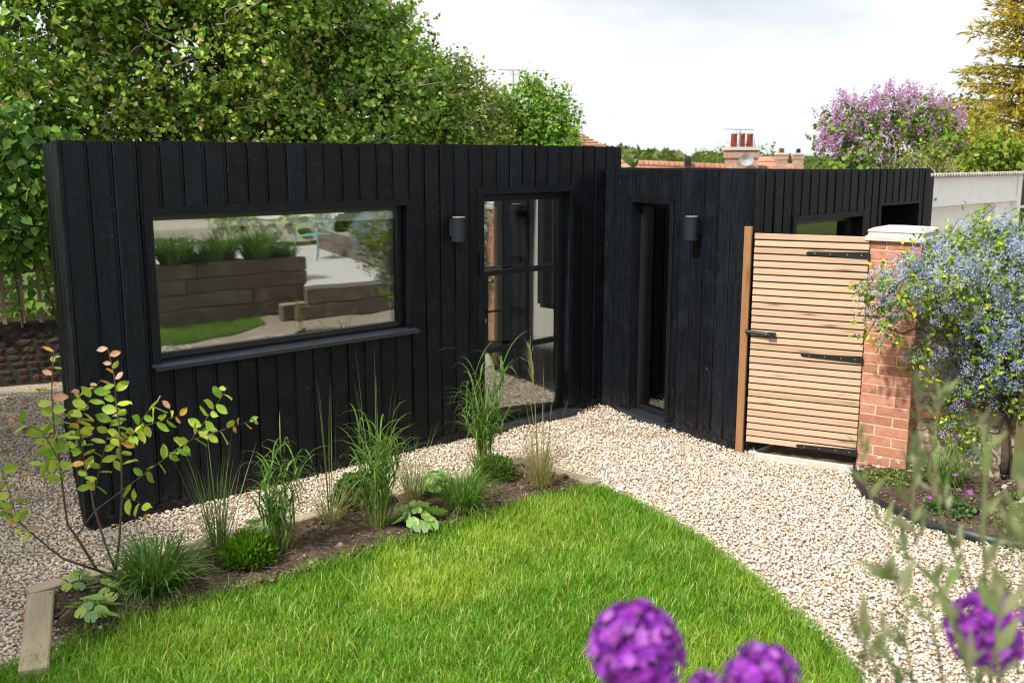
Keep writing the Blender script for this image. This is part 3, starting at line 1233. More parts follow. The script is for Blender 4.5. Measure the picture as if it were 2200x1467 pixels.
# glazed door
d = ring(MAIN, (DOOR[0] + .05, DOOR[1] - .05, .05, DOOR[3] - .05), .045, -.115, -.055, 'door', M['alu'], room)
trim_frame(MAIN, DOOR, .048, d)
part_of('head_frame', M['alu'], d, lambda m: m.wbox(MAIN, DOOR[0] + .05, DOOR[1] - .05, -.118, -.06, DOOR[3] - .115, DOOR[3] - .094))
for z in (1.352, .692):
    part_of('glazing_bar', M['alu'], d, lambda m: m.wbox(MAIN, DOOR[0] + .09, DOOR[1] - .09, -.10, -.05, z - .024, z + .02))
part_of('lock_stile', M['alu'], d, lambda m: m.wbox(MAIN, DOOR[0] + .095, DOOR[0] + .165, -.10, -.052, .716, 1.328))
for z0, z1 in ((.09, .67), (.715, 1.33), (1.372, DOOR[3] - .11)):
    glass_pane(MAIN, DOOR[0] + .06, DOOR[1] - .09, z0, z1, -.075, d, .012, skew=.172)
mb = MB()
hz, hs = 1.035, DOOR[0] + .13
mb.tube([MAIN(hs, -.055, hz), MAIN(hs, .0, hz)], .011, 8)
mb.tube([MAIN(hs, -.004, hz), MAIN(hs + .03, .0, hz + .002), MAIN(hs + .125, .0, hz - .002)], [.011, .010, .008], 8)
mb.build('handle', M['iron'], d, True)
part_of('escutcheon', M['brass'], d, lambda m: m.wbox(MAIN, hs - .012, hs + .012, -.052, -.046, hz - .10, hz - .065))
part_of('threshold', M['sill'], d, lambda m: m.wbox(MAIN, DOOR[0] - .05, DOOR[1] + .05, -.12, .10, -.02, .048))
# tall narrow window of the annex
w2 = ring(ANX, (AWIN[0] + .047, AWIN[1] - .047, .05, AWIN[3] - .047), .036, -.12, -.065, 'window', M['alu'], room)
trim_frame(ANX, AWIN, .046, w2)
glass_pane(ANX, AWIN[0] + .08, AWIN[1] - .08, .085, AWIN[3] - .08, -.09, w2)
part_of('sill', M['sill'], w2, lambda m: m.wbox(ANX, AWIN[0] - .05, AWIN[1] + .05, -.12, .09, -.02, .046))
# low wide window and alcove of the return face
w3 = ring(RET, (RWIN[0] + .045, RWIN[1] - .045, RWIN[2] + .04, RWIN[3] - .045), .036, -.12, -.065, 'window', M['alu'], room)
trim_frame(RET, RWIN, .044, w3)
glass_pane(RET, RWIN[0] + .08, RWIN[1] - .08, RWIN[2] + .075, RWIN[3] - .08, -.09, w3)
part_of('sill', M['sill'], w3, lambda m: m.wbox(RET, RWIN[0] - .01, RWIN[1] + .01, -.10, .07, RWIN[2] - .01, RWIN[2] + .02))
part_of('head_trim', M['black'], room, lambda m: m.wbox(RET, RALC[0] - .002, RALC[1] + .002, -.2, .026, RALC[3] - .02, RALC[3] + .003))
for s in (RALC[0], RALC[1] - .03):
    part_of('jamb_trim', M['black'], room, lambda m: m.wbox(RET, s, s + .03, -.5, .024, .05, RALC[3] - .021))
AL = Frame(RET(0, -.55, 0), 44.5)
for i in range(6):
    mb = MB()
    a = RALC[0] + .03 + i * .138
    board_prism(mb, AL, a, a + .132, .05, RALC[3] + .1, 0, .02)
    mb.build('wall_board', M['black'], room)

# ------------------------------------------------------------------ wall lamps
def wall_lamp(F, s, zmid, label):
    root = empty('wall_lamp', F(s, .03, zmid), label, 'wall lamp', 'cylinder wall lamps on the cladding')
    c = F(s, .105, zmid)
    mb = MB()
    mb.lathe(c, [(.056, -.095), (.059, -.093), (.059, .093), (.056, .096)], 24)
    mb.build('shade', M['lamp'], root, False)
    part_of('lens', M['lens'], root, lambda m: m.lathe((c[0], c[1], c[2] + .093), [(.05, 0), (.05, .0045)], 20))
    part_of('back_plate', M['lamp'], root, lambda m: m.wbox(F, s - .03, s + .03, .024, .056, zmid - .055, zmid + .075))


wall_lamp(MAIN, 2.96, 1.748, 'dark cylinder wall lamp between the wide window and the glazed door')
wall_lamp(ANX, 1.31, 1.745, 'dark cylinder wall lamp beside the tall narrow window, next to the gate')

# ================================================================== GATE, POST, PILLAR
GT = Frame((1.862, 7.622), 116.4)
gate = empty('garden_gate', GT(.42, 0, 0), 'pale slatted timber garden gate with black strap hinges', 'gate')
GW, GB, GTOP = .825, .095, 1.745
mb = MB()
for s0, s1 in ((-.006, .034), (GW - .03, GW + .012)):
    mb.wbox(GT, s0, s1, -.05, -.002, GB - .01, GTOP)
for z in (GB + .02, .9, GTOP - .06):
    mb.wbox(GT, .034, GW - .03, -.05, -.004, z, z + .04)
mb.wbox(GT, .034, GW - .03, -.03, -.022, GB, GTOP - .01)
mb.build('frame', M['iron'], gate)
NS = 31
pit = (GTOP - GB) / NS


def cbox(w, d_, h, c):
    """chamfered box centred at the origin"""
    V = []
    for sx in (-1, 1):
        for sy in (-1, 1):
            for sz in (-1, 1):
                x, y, z = sx * w / 2, sy * d_ / 2, sz * h / 2
                V += [(x - sx * c, y - sy * c, z), (x - sx * c, y, z - sz * c), (x, y - sy * c, z - sz * c)]
    import itertools
    idx = {k: i * 3 for i, k in enumerate(itertools.product((0, 1), (0, 1), (0, 1)))}
    F = []

    def q(*f):
        F.append(f)
    for s in (0, 1):
        f = [idx[(0, 0, s)], idx[(1, 0, s)], idx[(1, 1, s)], idx[(0, 1, s)]]
        q(*(f if s else f[::-1]))
        f = [idx[(0, s, 0)] + 1, idx[(1, s, 0)] + 1, idx[(1, s, 1)] + 1, idx[(0, s, 1)] + 1]
        q(*(f[::-1] if s else f))
        f = [idx[(s, 0, 0)] + 2, idx[(s, 1, 0)] + 2, idx[(s, 1, 1)] + 2, idx[(s, 0, 1)] + 2]
        q(*(f if s else f[::-1]))
    for a in (0, 1):
        for b in (0, 1):
            i, j = idx[(0, a, b)], idx[(1, a, b)]
            q(i, j, j + 1, i + 1)
            i, j = idx[(a, 0, b)], idx[(a, 1, b)]
            q(i, j, j + 2, i + 2)
            i, j = idx[(a, b, 0)], idx[(a, b, 1)]
            q(i + 1, j + 1, j + 2, i + 2)
    for k in idx.values():
        q(k, k + 1, k + 2)
    return V, F


def cbox_mesh(name, w, d_, h, c, mat, rough=0.0):
    V, F = cbox(w, d_, h, c)
    if rough:
        V = [tuple(p + random.uniform(-rough, rough) for p in v) for v in V]
    mb = MB()
    mb.add(V, F)
    me = mb.mesh(name, mat)
    import bmesh
    bm = bmesh.new()
    bm.from_mesh(me)
    bmesh.ops.recalc_face_normals(bm, faces=bm.faces)
    bm.to_mesh(me)
    bm.free()
    return me


def place(name, me, parent, loc, rot=(0, 0, 0), scale=(1, 1, 1)):
    """a piece with shared mesh data, given in world space, under an unrotated or rotated parent"""
    o = bpy.data.objects.new(name, me)
    COL.objects.link(o)
    o.parent = parent
    Wm = Matrix.LocRotScale(Vector(loc), Matrix(rot).to_quaternion() if not isinstance(rot, tuple) else __import__('mathutils').Euler(rot), Vector(scale))
    pm = Matrix.LocRotScale(parent.location, parent.rotation_euler, parent.scale)
    o.matrix_local = pm.inverted() @ Wm
    return o


slat_me = [cbox_mesh('slat', GW + .006, .02, pit - .011, .0025, M['pine'], .0006) for _ in range(4)]
ga = math.atan2(GT.t.y, GT.t.x)
for i in range(NS):
    place('slat', slat_me[i % 4], gate, GT(GW / 2 + random.uniform(-.002, .002), .010 + random.uniform(-.001, .001), GB + (i + .5) * pit), (0, 0, ga + (math.pi if i % 3 == 0 else 0)))
for z in (1.605, .832, .118):
    mb = MB()
    V = [(GW + .012, -.028), (GW + .012, .026), (GW - .14, .020), (.40, .012), (.385, .004), (.385, -.004), (.40, -.012), (GW - .14, -.022)]
    n = len(V)
    mb.add([GT(s, .0215, z + h) for s, h in V] + [GT(s, .0265, z + h) for s, h in V],
           [tuple(range(n, 2 * n))[::-1]] + [(i, (i + 1) % n, n + (i + 1) % n, n + i) for i in range(n)])
    hg = mb.build('hinge', M['iron'], gate)
    for s in (.45, .56, .68, .78):
        part_of('bolt', M['steel'], hg, lambda m: m.tube([GT(s, .026, z), GT(s, .030, z)], .0055, 8))
mb = MB()
mb.tube([GT(-.04, .045, .985), GT(.15, .045, .972)], .015, 10)
mb.wbox(GT, .13, .19, .022, .058, .953, .988)
mb.build('bolt_latch', M['iron'], gate)
part_of('latch_pin', M['steel'], gate, lambda m: m.tube([GT(.12, .058, .972), GT(.135, .062, .985)], .007, 8))

po = empty('gate_post', GT(-.055, 0, 0), 'slim orange brown timber post between black wall corner and gate', 'post')
me = cbox_mesh('post', .058, .075, 1.80, .004, M['post'])
place('post', me, po, GT(-.056, -.012, .89), (0, 0, ga))

PF = Frame((2.605, 7.250), 127.8)
pil = empty('gate_pillar', PF(.18, -.18, 0), 'red brick gate pillar with pale moulded stone cap', 'pillar')
PWD, JT, CH = .362, .010, .0765
mb = MB()
mb.wbox(PF, .004, PWD - .004, -PWD + .004, -.004, -.05, 22.4 * CH)
mb.build('mortar', M['mortar'], pil)
BW = .112
BLn = PWD - BW - JT
bricks = [cbox_mesh('brick', BLn, BW, CH - JT, .003, M['brick'], .0012) for _ in range(5)]
pa_ = math.atan2(PF.t.y, PF.t.x)
for c in range(-0, 23):
    z = -.012 + c * CH + CH / 2 - .02
    if z + CH / 2 > 22.4 * CH + .02:
        break
    odd = c % 2
    for k in range(4):
        # pinwheel of four bricks round the core
        if odd:
            cx, cy = (BLn / 2, -BW / 2)
        else:
            cx, cy = (PWD - BLn / 2, -BW / 2)
        px_, py_ = cx - PWD / 2, cy + PWD / 2
        for _ in range(k):
            px_, py_ = -py_, px_
        s, d_ = px_ + PWD / 2, py_ - PWD / 2
        j = random.uniform(-.0015, .0015)
        place('brick', random.choice(bricks), pil, PF(s + j, d_ + j, z), (0, 0, pa_ + k * math.pi / 2 + random.choice((0, math.pi))))
mb = MB()
zc = 22.4 * CH
prof = [(0.0, -.03), (.012, .0), (.028, .012), (.030, .040), (.018, .058), (.006, .075), (.004, .085), (-.012, .092), (-.03, .104), (-.175, .118)]
prof = [(.018, .0), (.030, .003), (.031, .030), (.016, .042), (.012, .060), (.020, .068), (.012, .082), (-.02, .096), (-.17, .108)]
V, Fs = [], []
for o_, h in prof:
    V += [PF(-o_, o_, zc + h), PF(PWD + o_, o_, zc + h), PF(PWD + o_, -PWD - o_, zc + h), PF(-o_, -PWD - o_, zc + h)]
for i in range(len(prof) - 1):
    for j in range(4):
        j2 = (j + 1) % 4
        Fs.append((i * 4 + j, i * 4 + j2, i * 4 + 4 + j2, i * 4 + 4 + j))
Fs.append((3, 2, 1, 0))
n = (len(prof) - 1) * 4
Fs.append((n, n + 1, n + 2, n + 3))
mb.add(V, Fs)
mb.build('cap', M['stone'], pil)

# gravel board and bare ground under the gate
mb = MB()
mb.hexa([(1.90, 7.50, -.01), (2.62, 7.12, -.01), (2.65, 7.16, -.01), (1.93, 7.54, -.01), (1.90, 7.50, .03), (2.62, 7.12, .03), (2.65, 7.16, .03), (1.93, 7.54, .03)])
tag(mb.build('gravel_board', M['stone']), 'pale narrow edging board on the ground under the gate', 'edging board')
soil('soil', [(1.95, 7.58), (2.62, 7.22), (3.6, 8.6), (3.0, 8.9)], 9)

# ------------------------------------------------------------------ old flint wall by the bed
FW = Frame((2.965, 7.15), 101.0)
fw = empty('garden_wall', FW(.9, 0, 0), 'low old flint and brick wall behind the blue flowering shrub', 'wall')
FL = 2.0
mb = MB()
mb.wbox(FW, -.0, FL, -.25, -.02, -.05, 1.02)
mb.build('mortar', mat_plain('pale_flint_mortar', (.47, .39, .28), .95, .25, 18, .5, .1), fw)
def stone_mesh(name, w, h, dep, col, mat=None):
    """a knobbly stone with a rounded face, about w by h"""
    V, F = [], []
    nseg = 9
    rr = [random.uniform(.68, 1.12) for _ in range(nseg)]
    for ring_, (sc, dd) in enumerate(((1.0, -dep), (1.0, -.002), (.66, dep * .35), (.0, dep * .45))):
        if sc == 0:
            V.append((random.uniform(-.1, .1) * w, dd, random.uniform(-.1, .1) * h))
        else:
            for k in range(nseg):
                a = 2 * math.pi * k / nseg
                ex = 2.6
                ca, sa = math.cos(a), math.sin(a)
                q = (abs(ca) ** ex + abs(sa) ** ex) ** (-1 / ex)
                V.append((w / 2 * sc * rr[k] * ca * q, dd + random.uniform(-.004, .004), h / 2 * sc * rr[k] * sa * q))
    for r_ in range(2):
        for k in range(nseg):
            k2 = (k + 1) % nseg
            F.append((r_ * nseg + k, r_ * nseg + k2, (r_ + 1) * nseg + k2, (r_ + 1) * nseg + k))
    for k in range(nseg):
        F.append((2 * nseg + k, 2 * nseg + (k + 1) % nseg, 3 * nseg))
    mb = MB()
    mb.add(V, F, col)
    return mb.mesh(name, mat or M['flint'], False)


FLINTC = [(.46, .39, .29), (.38, .31, .24), (.54, .45, .32), (.34, .19, .13), (.28, .25, .22), (.48, .36, .25)]
stones = [stone_mesh('stone', .12, .085, .02, c) for c in FLINTC for _ in range(2)]
wall_brick = cbox_mesh('brick', .2, .06, .066, .006, M['brick'], .003)
fa = math.atan2(FW.t.y, FW.t.x)
z = .03
row = 0
while z < .98:
    h = random.uniform(.07, .10)
    s = random.uniform(0, .06)
    while s < FL - .05:
        wd = random.uniform(.08, .17)
        if random.random() < .16:
            place('brick', wall_brick, fw, FW(s + .1, -.028, z + h / 2), (0, 0, fa))
            s += .215
        else:
            place('stone', random.choice(stones), fw, FW(s + wd / 2, -.018, z + h / 2), (0, random.uniform(-.15, .15), fa + math.pi), (wd / .125, 1, h / .088))
            s += wd + .012
    z += h + .012

tp = empty('timber_post', (3.66, 6.86, 0), 'mossy timber post standing in the bed under the blue shrub', 'post')
me = cbox_mesh('post', .10, .10, 1.75, .008, M['mosspost'], .003)
place('post', me, tp, (3.66, 6.86, .85), (0, 0, .6))

# ================================================================== GARAGE
GA = Frame((4.16, 10.42), 45.5)
gar = empty('garage', GA(1.5, -1, 0), 'white painted garage with corrugated cement roof behind the annex', 'garage')
GH = 2.095
part_of('wall', M['white'], gar, lambda m: m.wbox(GA, -.35, 3.6, -2.6, -.15, -.1, GH - .02))
part_of('fascia', M['white'], gar, lambda m: m.wbox(GA, -.30, 2.84, -.14, .03, GH - .30, GH + .0))
part_of('fascia_bead', M['white'], gar, lambda m: m.wbox(GA, -.30, 2.84, .03, .045, GH - .305, GH - .26))
part_of('door', M['white'], gar, lambda m: m.wbox(GA, -.2, 2.30, -.149, -.12, 0, GH - .62))
part_of('door_rail', M['white'], gar, lambda m: m.wbox(GA, -.2, 2.30, -.149, -.135, GH - .60, GH - .33))
part_of('jamb', M['white'], gar, lambda m: m.wbox(GA, 2.33, 2.84, -.149, -.02, 0, GH - .302))
part_of('corner_post', M['white'], gar, lambda m: m.wbox(GA, 2.844, 2.97, -.149, .05, 0, GH + .02))
part_of('bracket', M['grey'], gar, lambda m: m.wbox(GA, .42, .45, .046, .06, GH - .24, GH - .21))
gw = part_of('side_window', M['darkpane'], gar, lambda m: m.wbox(GA, 3.01, 3.6, -.149, -.12, .9, GH - .06))
part_of('glazing_bar', M['white'], gw, lambda m: m.wbox(GA, 3.01, 3.6, -.119, -.08, GH - .42, GH - .39))
part_of('window_frame', M['white'], gw, lambda m: m.wbox(GA, 2.972, 3.05, -.119, -.03, .9, GH - .05))
nb = 2.7 / .073
V, F = [], []
kk = 0
ns = 320
for i in range(ns + 1):
    s = -.42 + 4.3 * i / ns
    h = .019 * math.cos(s * 2 * math.pi / .073)
    for d_, zz in ((.10, 0), (-2.7, -.12)):
        V.append(GA(s, d_, GH + .035 + h + zz))
        V.append(GA(s, d_, GH + .022 + h + zz))
for i in range(ns):
    a, b = i * 4, i * 4 + 4
    F += [(a, b, b + 2, a + 2), (a + 1, a + 3, b + 3, b + 1), (a, a + 1, b + 1, b)]
mb = MB()
mb.add(V, F)
mb.build('corrugated_roof', M['cement'], gar, True)

# ================================================================== TIMBER EDGING OF THE BED
edg = empty('bed_edging', (-1.3, 6.0, 0), 'new pale timber edging planks framing the long planted bed', 'edging')
def plank(p, q, w, h, name='plank', mat=None, parent=edg, z0=0.0, ch=.006):
    p, q = Vector(p), Vector(q)
    d_ = q - p
    me = cbox_mesh(name, d_.length, w, h, ch, mat or M['sleeper'], .002)
    return place(name, me, parent, (p + q) / 2 + Vector((0, 0, z0 + h / 2)), (0, 0, math.atan2(d_.y, d_.x)))
c0, c1, c2, c3, c4 = Vector((-2.55, 5.01, 0)), Vector((-1.59, 5.86, 0)), Vector((-.62, 6.73, 0)), Vector((.06, 7.33, 0)), Vector((.56, 6.84, 0))
plank((-2.50, 4.955, 0), (-2.16, 4.15, 0), .13, .10, z0=-.058)
plank((-2.585, 4.985, 0), (-1.60, 5.855, 0), .105, .10, z0=-.060)
plank((-1.597, 5.858, 0), (-.61, 6.735, 0), .105, .10, z0=-.058)
plank((-.607, 6.738, 0), (.10, 7.365, 0), .105, .10, z0=-.060)
plank((.09, 7.27, 0), (.60, 6.78, 0), .105, .10, z0=-.055)

# ================================================================== PLANT BUILDERS
def arr(x):
    return np.array(x, dtype=float)


def vary(base, n, amt=.2, r=RNG):
    base = np.atleast_2d(arr(base))
    k = r.integers(0, len(base), n)
    return base[k] * r.uniform(1 - amt, 1 + amt, (n, 1)) * r.uniform(.93, 1.07, (n, 3))


def tuft_arrays(c, n, h, w, lean, droop, cols, tips=None, rad=.05, segs=4, seed=0, hvar=.3):
    r = np.random.default_rng(seed)
    a = r.uniform(0, 2 * np.pi, n)
    q = rad * np.sqrt(r.random(n))
    roots = np.stack([c[0] + q * np.cos(a), c[1] + q * np.sin(a), np.full(n, c[2])], 1)
    az = a + r.normal(0, .6, n)
    L = h * r.uniform(1 - hvar, 1.05, n)
    W = w * r.uniform(.7, 1.25, n)
    ln = np.abs(r.normal(lean, lean * .5, n))
    dr = np.clip(r.normal(droop, abs(droop) * .5, n), 0, 2.2)
    col = vary(cols, n, .22, r)
    tp_ = vary(tips, n, .2, r) if tips is not None else None
    return blades(roots, az, ln, L, W, dr, col, segs, tp_, twist=r.uniform(-.5, .5, n))


def grass_thing(name, label, cat, c, sets, group=None):
    """a clump of grass; each set of blades of one look is a part"""
    root = empty(name, (c[0], c[1], c[2]), label, cat, group)
    for pname, kw in sets:
        V, F, C = tuft_arrays(c, **kw)
        link(pname, np_mesh(pname, V, F, M['bladem'], C), root)
    return root


GR_D = [(.07, .175, .035), (.105, .225, .04), (.06, .14, .035)]
GR_M = [(.15, .28, .05), (.21, .34, .07), (.12, .22, .045)]
GR_Y = [(.22, .26, .07), (.28, .29, .11), (.17, .23, .06)]
DRY = [(.42, .34, .17), (.36, .29, .14), (.50, .42, .25)]
GREY = [(.14, .21, .09), (.17, .24, .11), (.10, .165, .065)]

# 1 big strappy clump at the near end
grass_thing('grass_clump', 'large dark green strappy clump at the near end of the bed', 'grass clump', (-1.90, 4.99, .03), [
    ('leaf_blades', dict(n=260, h=.40, w=.011, lean=.45, droop=.55, cols=GR_D, tips=GR_M, rad=.10, seed=1, segs=5)),
    ('outer_blades', dict(n=110, h=.46, w=.010, lean=.8, droop=.65, cols=GR_D, tips=GREY, rad=.10, seed=2, segs=5))])
# 2 upright pale grass beside the sapling
grass_thing('feather_grass', 'upright grey green feather grass right behind the large strappy clump', 'grass clump', (-1.70, 5.45, .03), [
    ('leaf_blades', dict(n=110, h=.62, w=.0042, lean=.17, droop=.12, cols=GREY, tips=GR_M, rad=.045, seed=3, segs=4, hvar=.6)),
    ('dry_blades', dict(n=90, h=.34, w=.0034, lean=.5, droop=.35, cols=DRY, tips=DRY, rad=.05, seed=4, segs=4, hvar=.6)),
    ('flower_stems', dict(n=9, h=.86, w=.007, lean=.22, droop=.05, cols=GREY, tips=GR_Y, rad=.04, seed=44, segs=4, hvar=.3))])


def ball_shrub(name, label, c, r_, n, leaf, cols, seed, cat='shrub', upright=.5, tpl=LEAF_NARROW):
    r = np.random.default_rng(seed)
    root = empty(name, c, label, cat)
    d_ = unit(r.normal(0, 1, (n, 3)))
    d_[:, 2] = np.abs(d_[:, 2]) * 1.0 - .12
    d_ = unit(d_)
    rad = r_ * (1 - .55 * r.random(n) ** 2) * (.8 + .35 * vnoise(d_[:, 0], d_[:, 1] + d_[:, 2] * .7, 2.6, seed))
    P = arr(c) + d_ * rad[:, None] * arr((1, 1, .95)) + arr((0, 0, r_ * .3))
    ax = d_ + arr((0, 0, upright)) + r.normal(0, .35, (n, 3))
    nr = r.normal(0, 1, (n, 3))
    V, F, C = leaf_arrays(P, ax, nr, leaf * r.uniform(.6, 1.25, n), vary(cols, n, .3, r), tpl)
    link('foliage', np_mesh('foliage', V, F, M['leaf'], C), root)
    mb = MB()
    for k in range(8):
        a = k * .8
        mb.tube([(c[0], c[1], c[2] - .02), (c[0] + math.cos(a) * r_ * .3, c[1] + math.sin(a) * r_ * .3, c[2] + r_ * .45),
                 (c[0] + math.cos(a) * r_ * .6, c[1] + math.sin(a) * r_ * .6, c[2] + r_ * .9)], [.005, .004, .002], 5)
    mb.build('stems', M['twig'], root)
    return root


ball_shrub('bright_shrub', 'small bright green needle leaved mound between two grasses', (-1.50, 5.34, .02), .135, 2300, .055,
           [(.11, .24, .012), (.15, .29, .015), (.075, .17, .015)], 5, upright=.9)


def tall_grass(label, c, h, seed, n=46, arch=1.0, extra=None):
    root = empty('tall_grass', c, label, 'grass clump', 'tall arching grasses in the bed')
    r = np.random.default_rng(seed)
    # upright culms
    a = r.uniform(0, 2 * np.pi, n)
    q = .055 * np.sqrt(r.random(n))
    roots = np.stack([c[0] + q * np.cos(a), c[1] + q * np.sin(a), np.full(n, c[2] - .01)], 1)
    L = h * r.uniform(.45, .92, n)
    ln = np.abs(r.normal(.10, .08, n))
    V, F, C = blades(roots, a, ln, L, np.full(n, .0055), np.full(n, .03), vary([(.30, .27, .12), (.22, .24, .09)], n, .2, r), 4, vary(GR_M, n, .2, r))
    link('culms', np_mesh('culms', V, F, M['bladem'], C), root)
    # leaves leave the culms at several heights and arch over
    m = n * 3
    k = r.integers(0, n, m)
    t = r.uniform(.25, 1.0, m)
    hd = np.stack([np.cos(a[k]), np.sin(a[k]), np.zeros(m)], 1)
    P = roots[k] + hd * (np.sin(ln[k]) * L[k] * t)[:, None] + arr((0, 0, 1)) * (np.cos(ln[k]) * L[k] * t)[:, None]
    az = r.uniform(0, 2 * np.pi, m)
    Ll = h * r.uniform(.26, .58, m)
    V, F, C = blades(P, az, r.uniform(.05, .55, m), Ll, r.uniform(.007, .0155, m), r.uniform(.35, 1.25, m) * arch,
                     vary(GR_D + GR_M, m, .22, r), 6, vary(GR_M, m, .2, r), twist=r.uniform(-.6, .6, m))
    link('leaf_blades', np_mesh('leaf_blades', V, F, M['bladem'], C), root)
    V, F, C = tuft_arrays(c, n=60, h=h * .42, w=.006, lean=.4, droop=.4, cols=GR_M, tips=DRY, rad=.07, seed=seed + 5, segs=4)
    link('base_blades', np_mesh('base_blades', V, F, M['bladem'], C), root)
    if extra:
        V, F, C = tuft_arrays(c, **extra)
        link('flower_stems', np_mesh('flower_stems', V, F, M['bladem'], C), root)


tall_grass('tall arching green grass just behind the bright green mound', (-1.36, 5.53, .03), .66, 31)
grass_thing('dry_grass', 'straw coloured thin tuft in front of the wall, between the first two tall grasses', 'grass clump', (-1.15, 6.00, .03), [
    ('dry_blades', dict(n=110, h=.36, w=.0036, lean=.55, droop=.45, cols=DRY, tips=DRY, rad=.05, seed=6, segs=4, hvar=.6)),
    ('leaf_blades', dict(n=60, h=.55, w=.0038, lean=.5, droop=.6, cols=GREY, tips=GR_Y, rad=.05, seed=7, segs=5, hvar=.6)),
    ('flower_stems', dict(n=5, h=.98, w=.011, lean=.06, droop=.03, cols=GR_Y, tips=GREY, rad=.03, seed=8, segs=4, hvar=.15))])
ball_shrub('leafy_shrub', 'low dark green leafy shrub tucked behind the second tall grass', (-1.02, 6.36, .02), .15, 1500, .06,
           [(.06, .13, .025), (.09, .18, .03)], 9, tpl=LEAF_OVATE)
tall_grass('tall arching grass with long straight seed spikes in the middle of the bed', (-.83, 5.90, .03), .74, 41, 60,
           extra=dict(n=14, h=1.15, w=.0085, lean=.10, droop=.04, cols=GR_Y, tips=GREY, rad=.05, seed=47, segs=5, hvar=.35))
grass_thing('dry_grass', 'straw coloured tuft behind the middle tall grass', 'grass clump', (-.66, 6.36, .03), [
    ('dry_blades', dict(n=120, h=.44, w=.0036, lean=.35, droop=.35, cols=DRY, tips=GR_Y, rad=.05, seed=10, segs=4, hvar=.6)),
    ('leaf_blades', dict(n=60, h=.55, w=.0038, lean=.25, droop=.25, cols=GREY, tips=GR_Y, rad=.05, seed=11, segs=5, hvar=.6))])
grass_thing('grass_clump', 'dense mid green spiky clump at the far end of the bed', 'grass clump', (-.33, 6.22, .03), [
    ('leaf_blades', dict(n=300, h=.36, w=.0085, lean=.38, droop=.45, cols=GR_D + GR_M, tips=GR_M, rad=.09, seed=12, segs=5)),
    ('dry_blades', dict(n=50, h=.34, w=.0045, lean=.85, droop=.55, cols=DRY, tips=GR_Y, rad=.09, seed=13, segs=5))])
tall_grass('tall arching grass in front of the glazed door', (-.20, 7.00, .03), .88, 51, 52)
ball_shrub('leafy_shrub', 'small fine leaved green shrub at the foot of the grass by the door', (-.12, 6.86, .02), .14, 1300, .05,
           [(.08, .17, .025), (.12, .22, .035)], 14, upright=.7)
grass_thing('feather_grass', 'straw coloured feather grass with one tall plume by the bed corner', 'grass clump', (.20, 6.70, .03), [
    ('dry_blades', dict(n=230, h=.50, w=.0036, lean=.28, droop=.22, cols=DRY + GR_Y, tips=DRY, rad=.06, seed=15, segs=4, hvar=.65)),
    ('outer_blades', dict(n=90, h=.55, w=.0034, lean=.75, droop=.45, cols=DRY, tips=DRY, rad=.06, seed=16, segs=5, hvar=.5)),
    ('leaf_blades', dict(n=16, h=.92, w=.006, lean=.14, droop=.05, cols=GR_Y, tips=DRY, rad=.05, seed=17, segs=4, hvar=.4))])
# the tall plume
pl = [o for o in bpy.data.objects if o.name.startswith('feather_grass')][-1]
def plume():
    base = Vector((.17, 6.68, .03))
    top = at(1130, 748, 6.60)
    pts = [base.lerp(top, t) + Vector((.035 * math.sin(t * 2.2), 0, 0)) for t in np.linspace(0, 1, 8)]
    mb = MB()
    mb.tube(pts, [.0045, .0042, .004, .0036, .0032, .003, .0026, .0015], 5, (.34, .36, .14))
    mb.build('plume_stem', M['bladem'], pl)
    r = np.random.default_rng(3)
    n = 150
    t = r.uniform(.74, 1, n)
    P = arr(base) + (arr(top) - arr(base)) * t[:, None] + np.stack([.035 * np.sin(t * 2.2), 0 * t, 0 * t], 1)
    az = r.normal(math.pi * .95, .8, n)
    V, F, C = blades(P, az, r.uniform(.2, .7, n), r.uniform(.05, .12, n), np.full(n, .0022), r.uniform(.1, .5, n), vary([(.55, .5, .3), (.45, .45, .22)], n, .15, r), 3)
    link('plume', np_mesh('plume', V, F, M['bladem'], C), pl)
plume()


# lady's mantle: each round scalloped leaf is a part
def mantle_leaf(col, seed):
    r = random.Random(seed)
    mb = MB()
    n = 21
    ringv = []
    for k in range(n):
        a = -math.pi * .5 + .18 + (2 * math.pi - .36) * k / (n - 1)
        lob = .88 + .12 * abs(math.cos(a * 4.0 + .4)) + r.uniform(-.03, .03)
        ringv.append((lob * math.cos(a), lob * math.sin(a), .16 * lob + .05 * math.sin(a * 9)))
    mid = [(x * .55, y * .55, z * .35 + .04 * math.sin(i * 1.9)) for i, (x, y, z) in enumerate(ringv)]
    V = [(0, 0, 0)] + mid + ringv
    F = [(0, 1 + k, 2 + k) for k in range(n - 1)] + [(1 + k, 1 + n + k, 2 + n + k, 2 + k) for k in range(n - 1)]
    mb.add(V, F, col)
    return mb.mesh('leaf', M['leaf'], True)


MANTLE = [mantle_leaf(c, i) for i, c in enumerate([(.30, .47, .13), (.36, .54, .15), (.25, .40, .17), (.44, .58, .14)])]


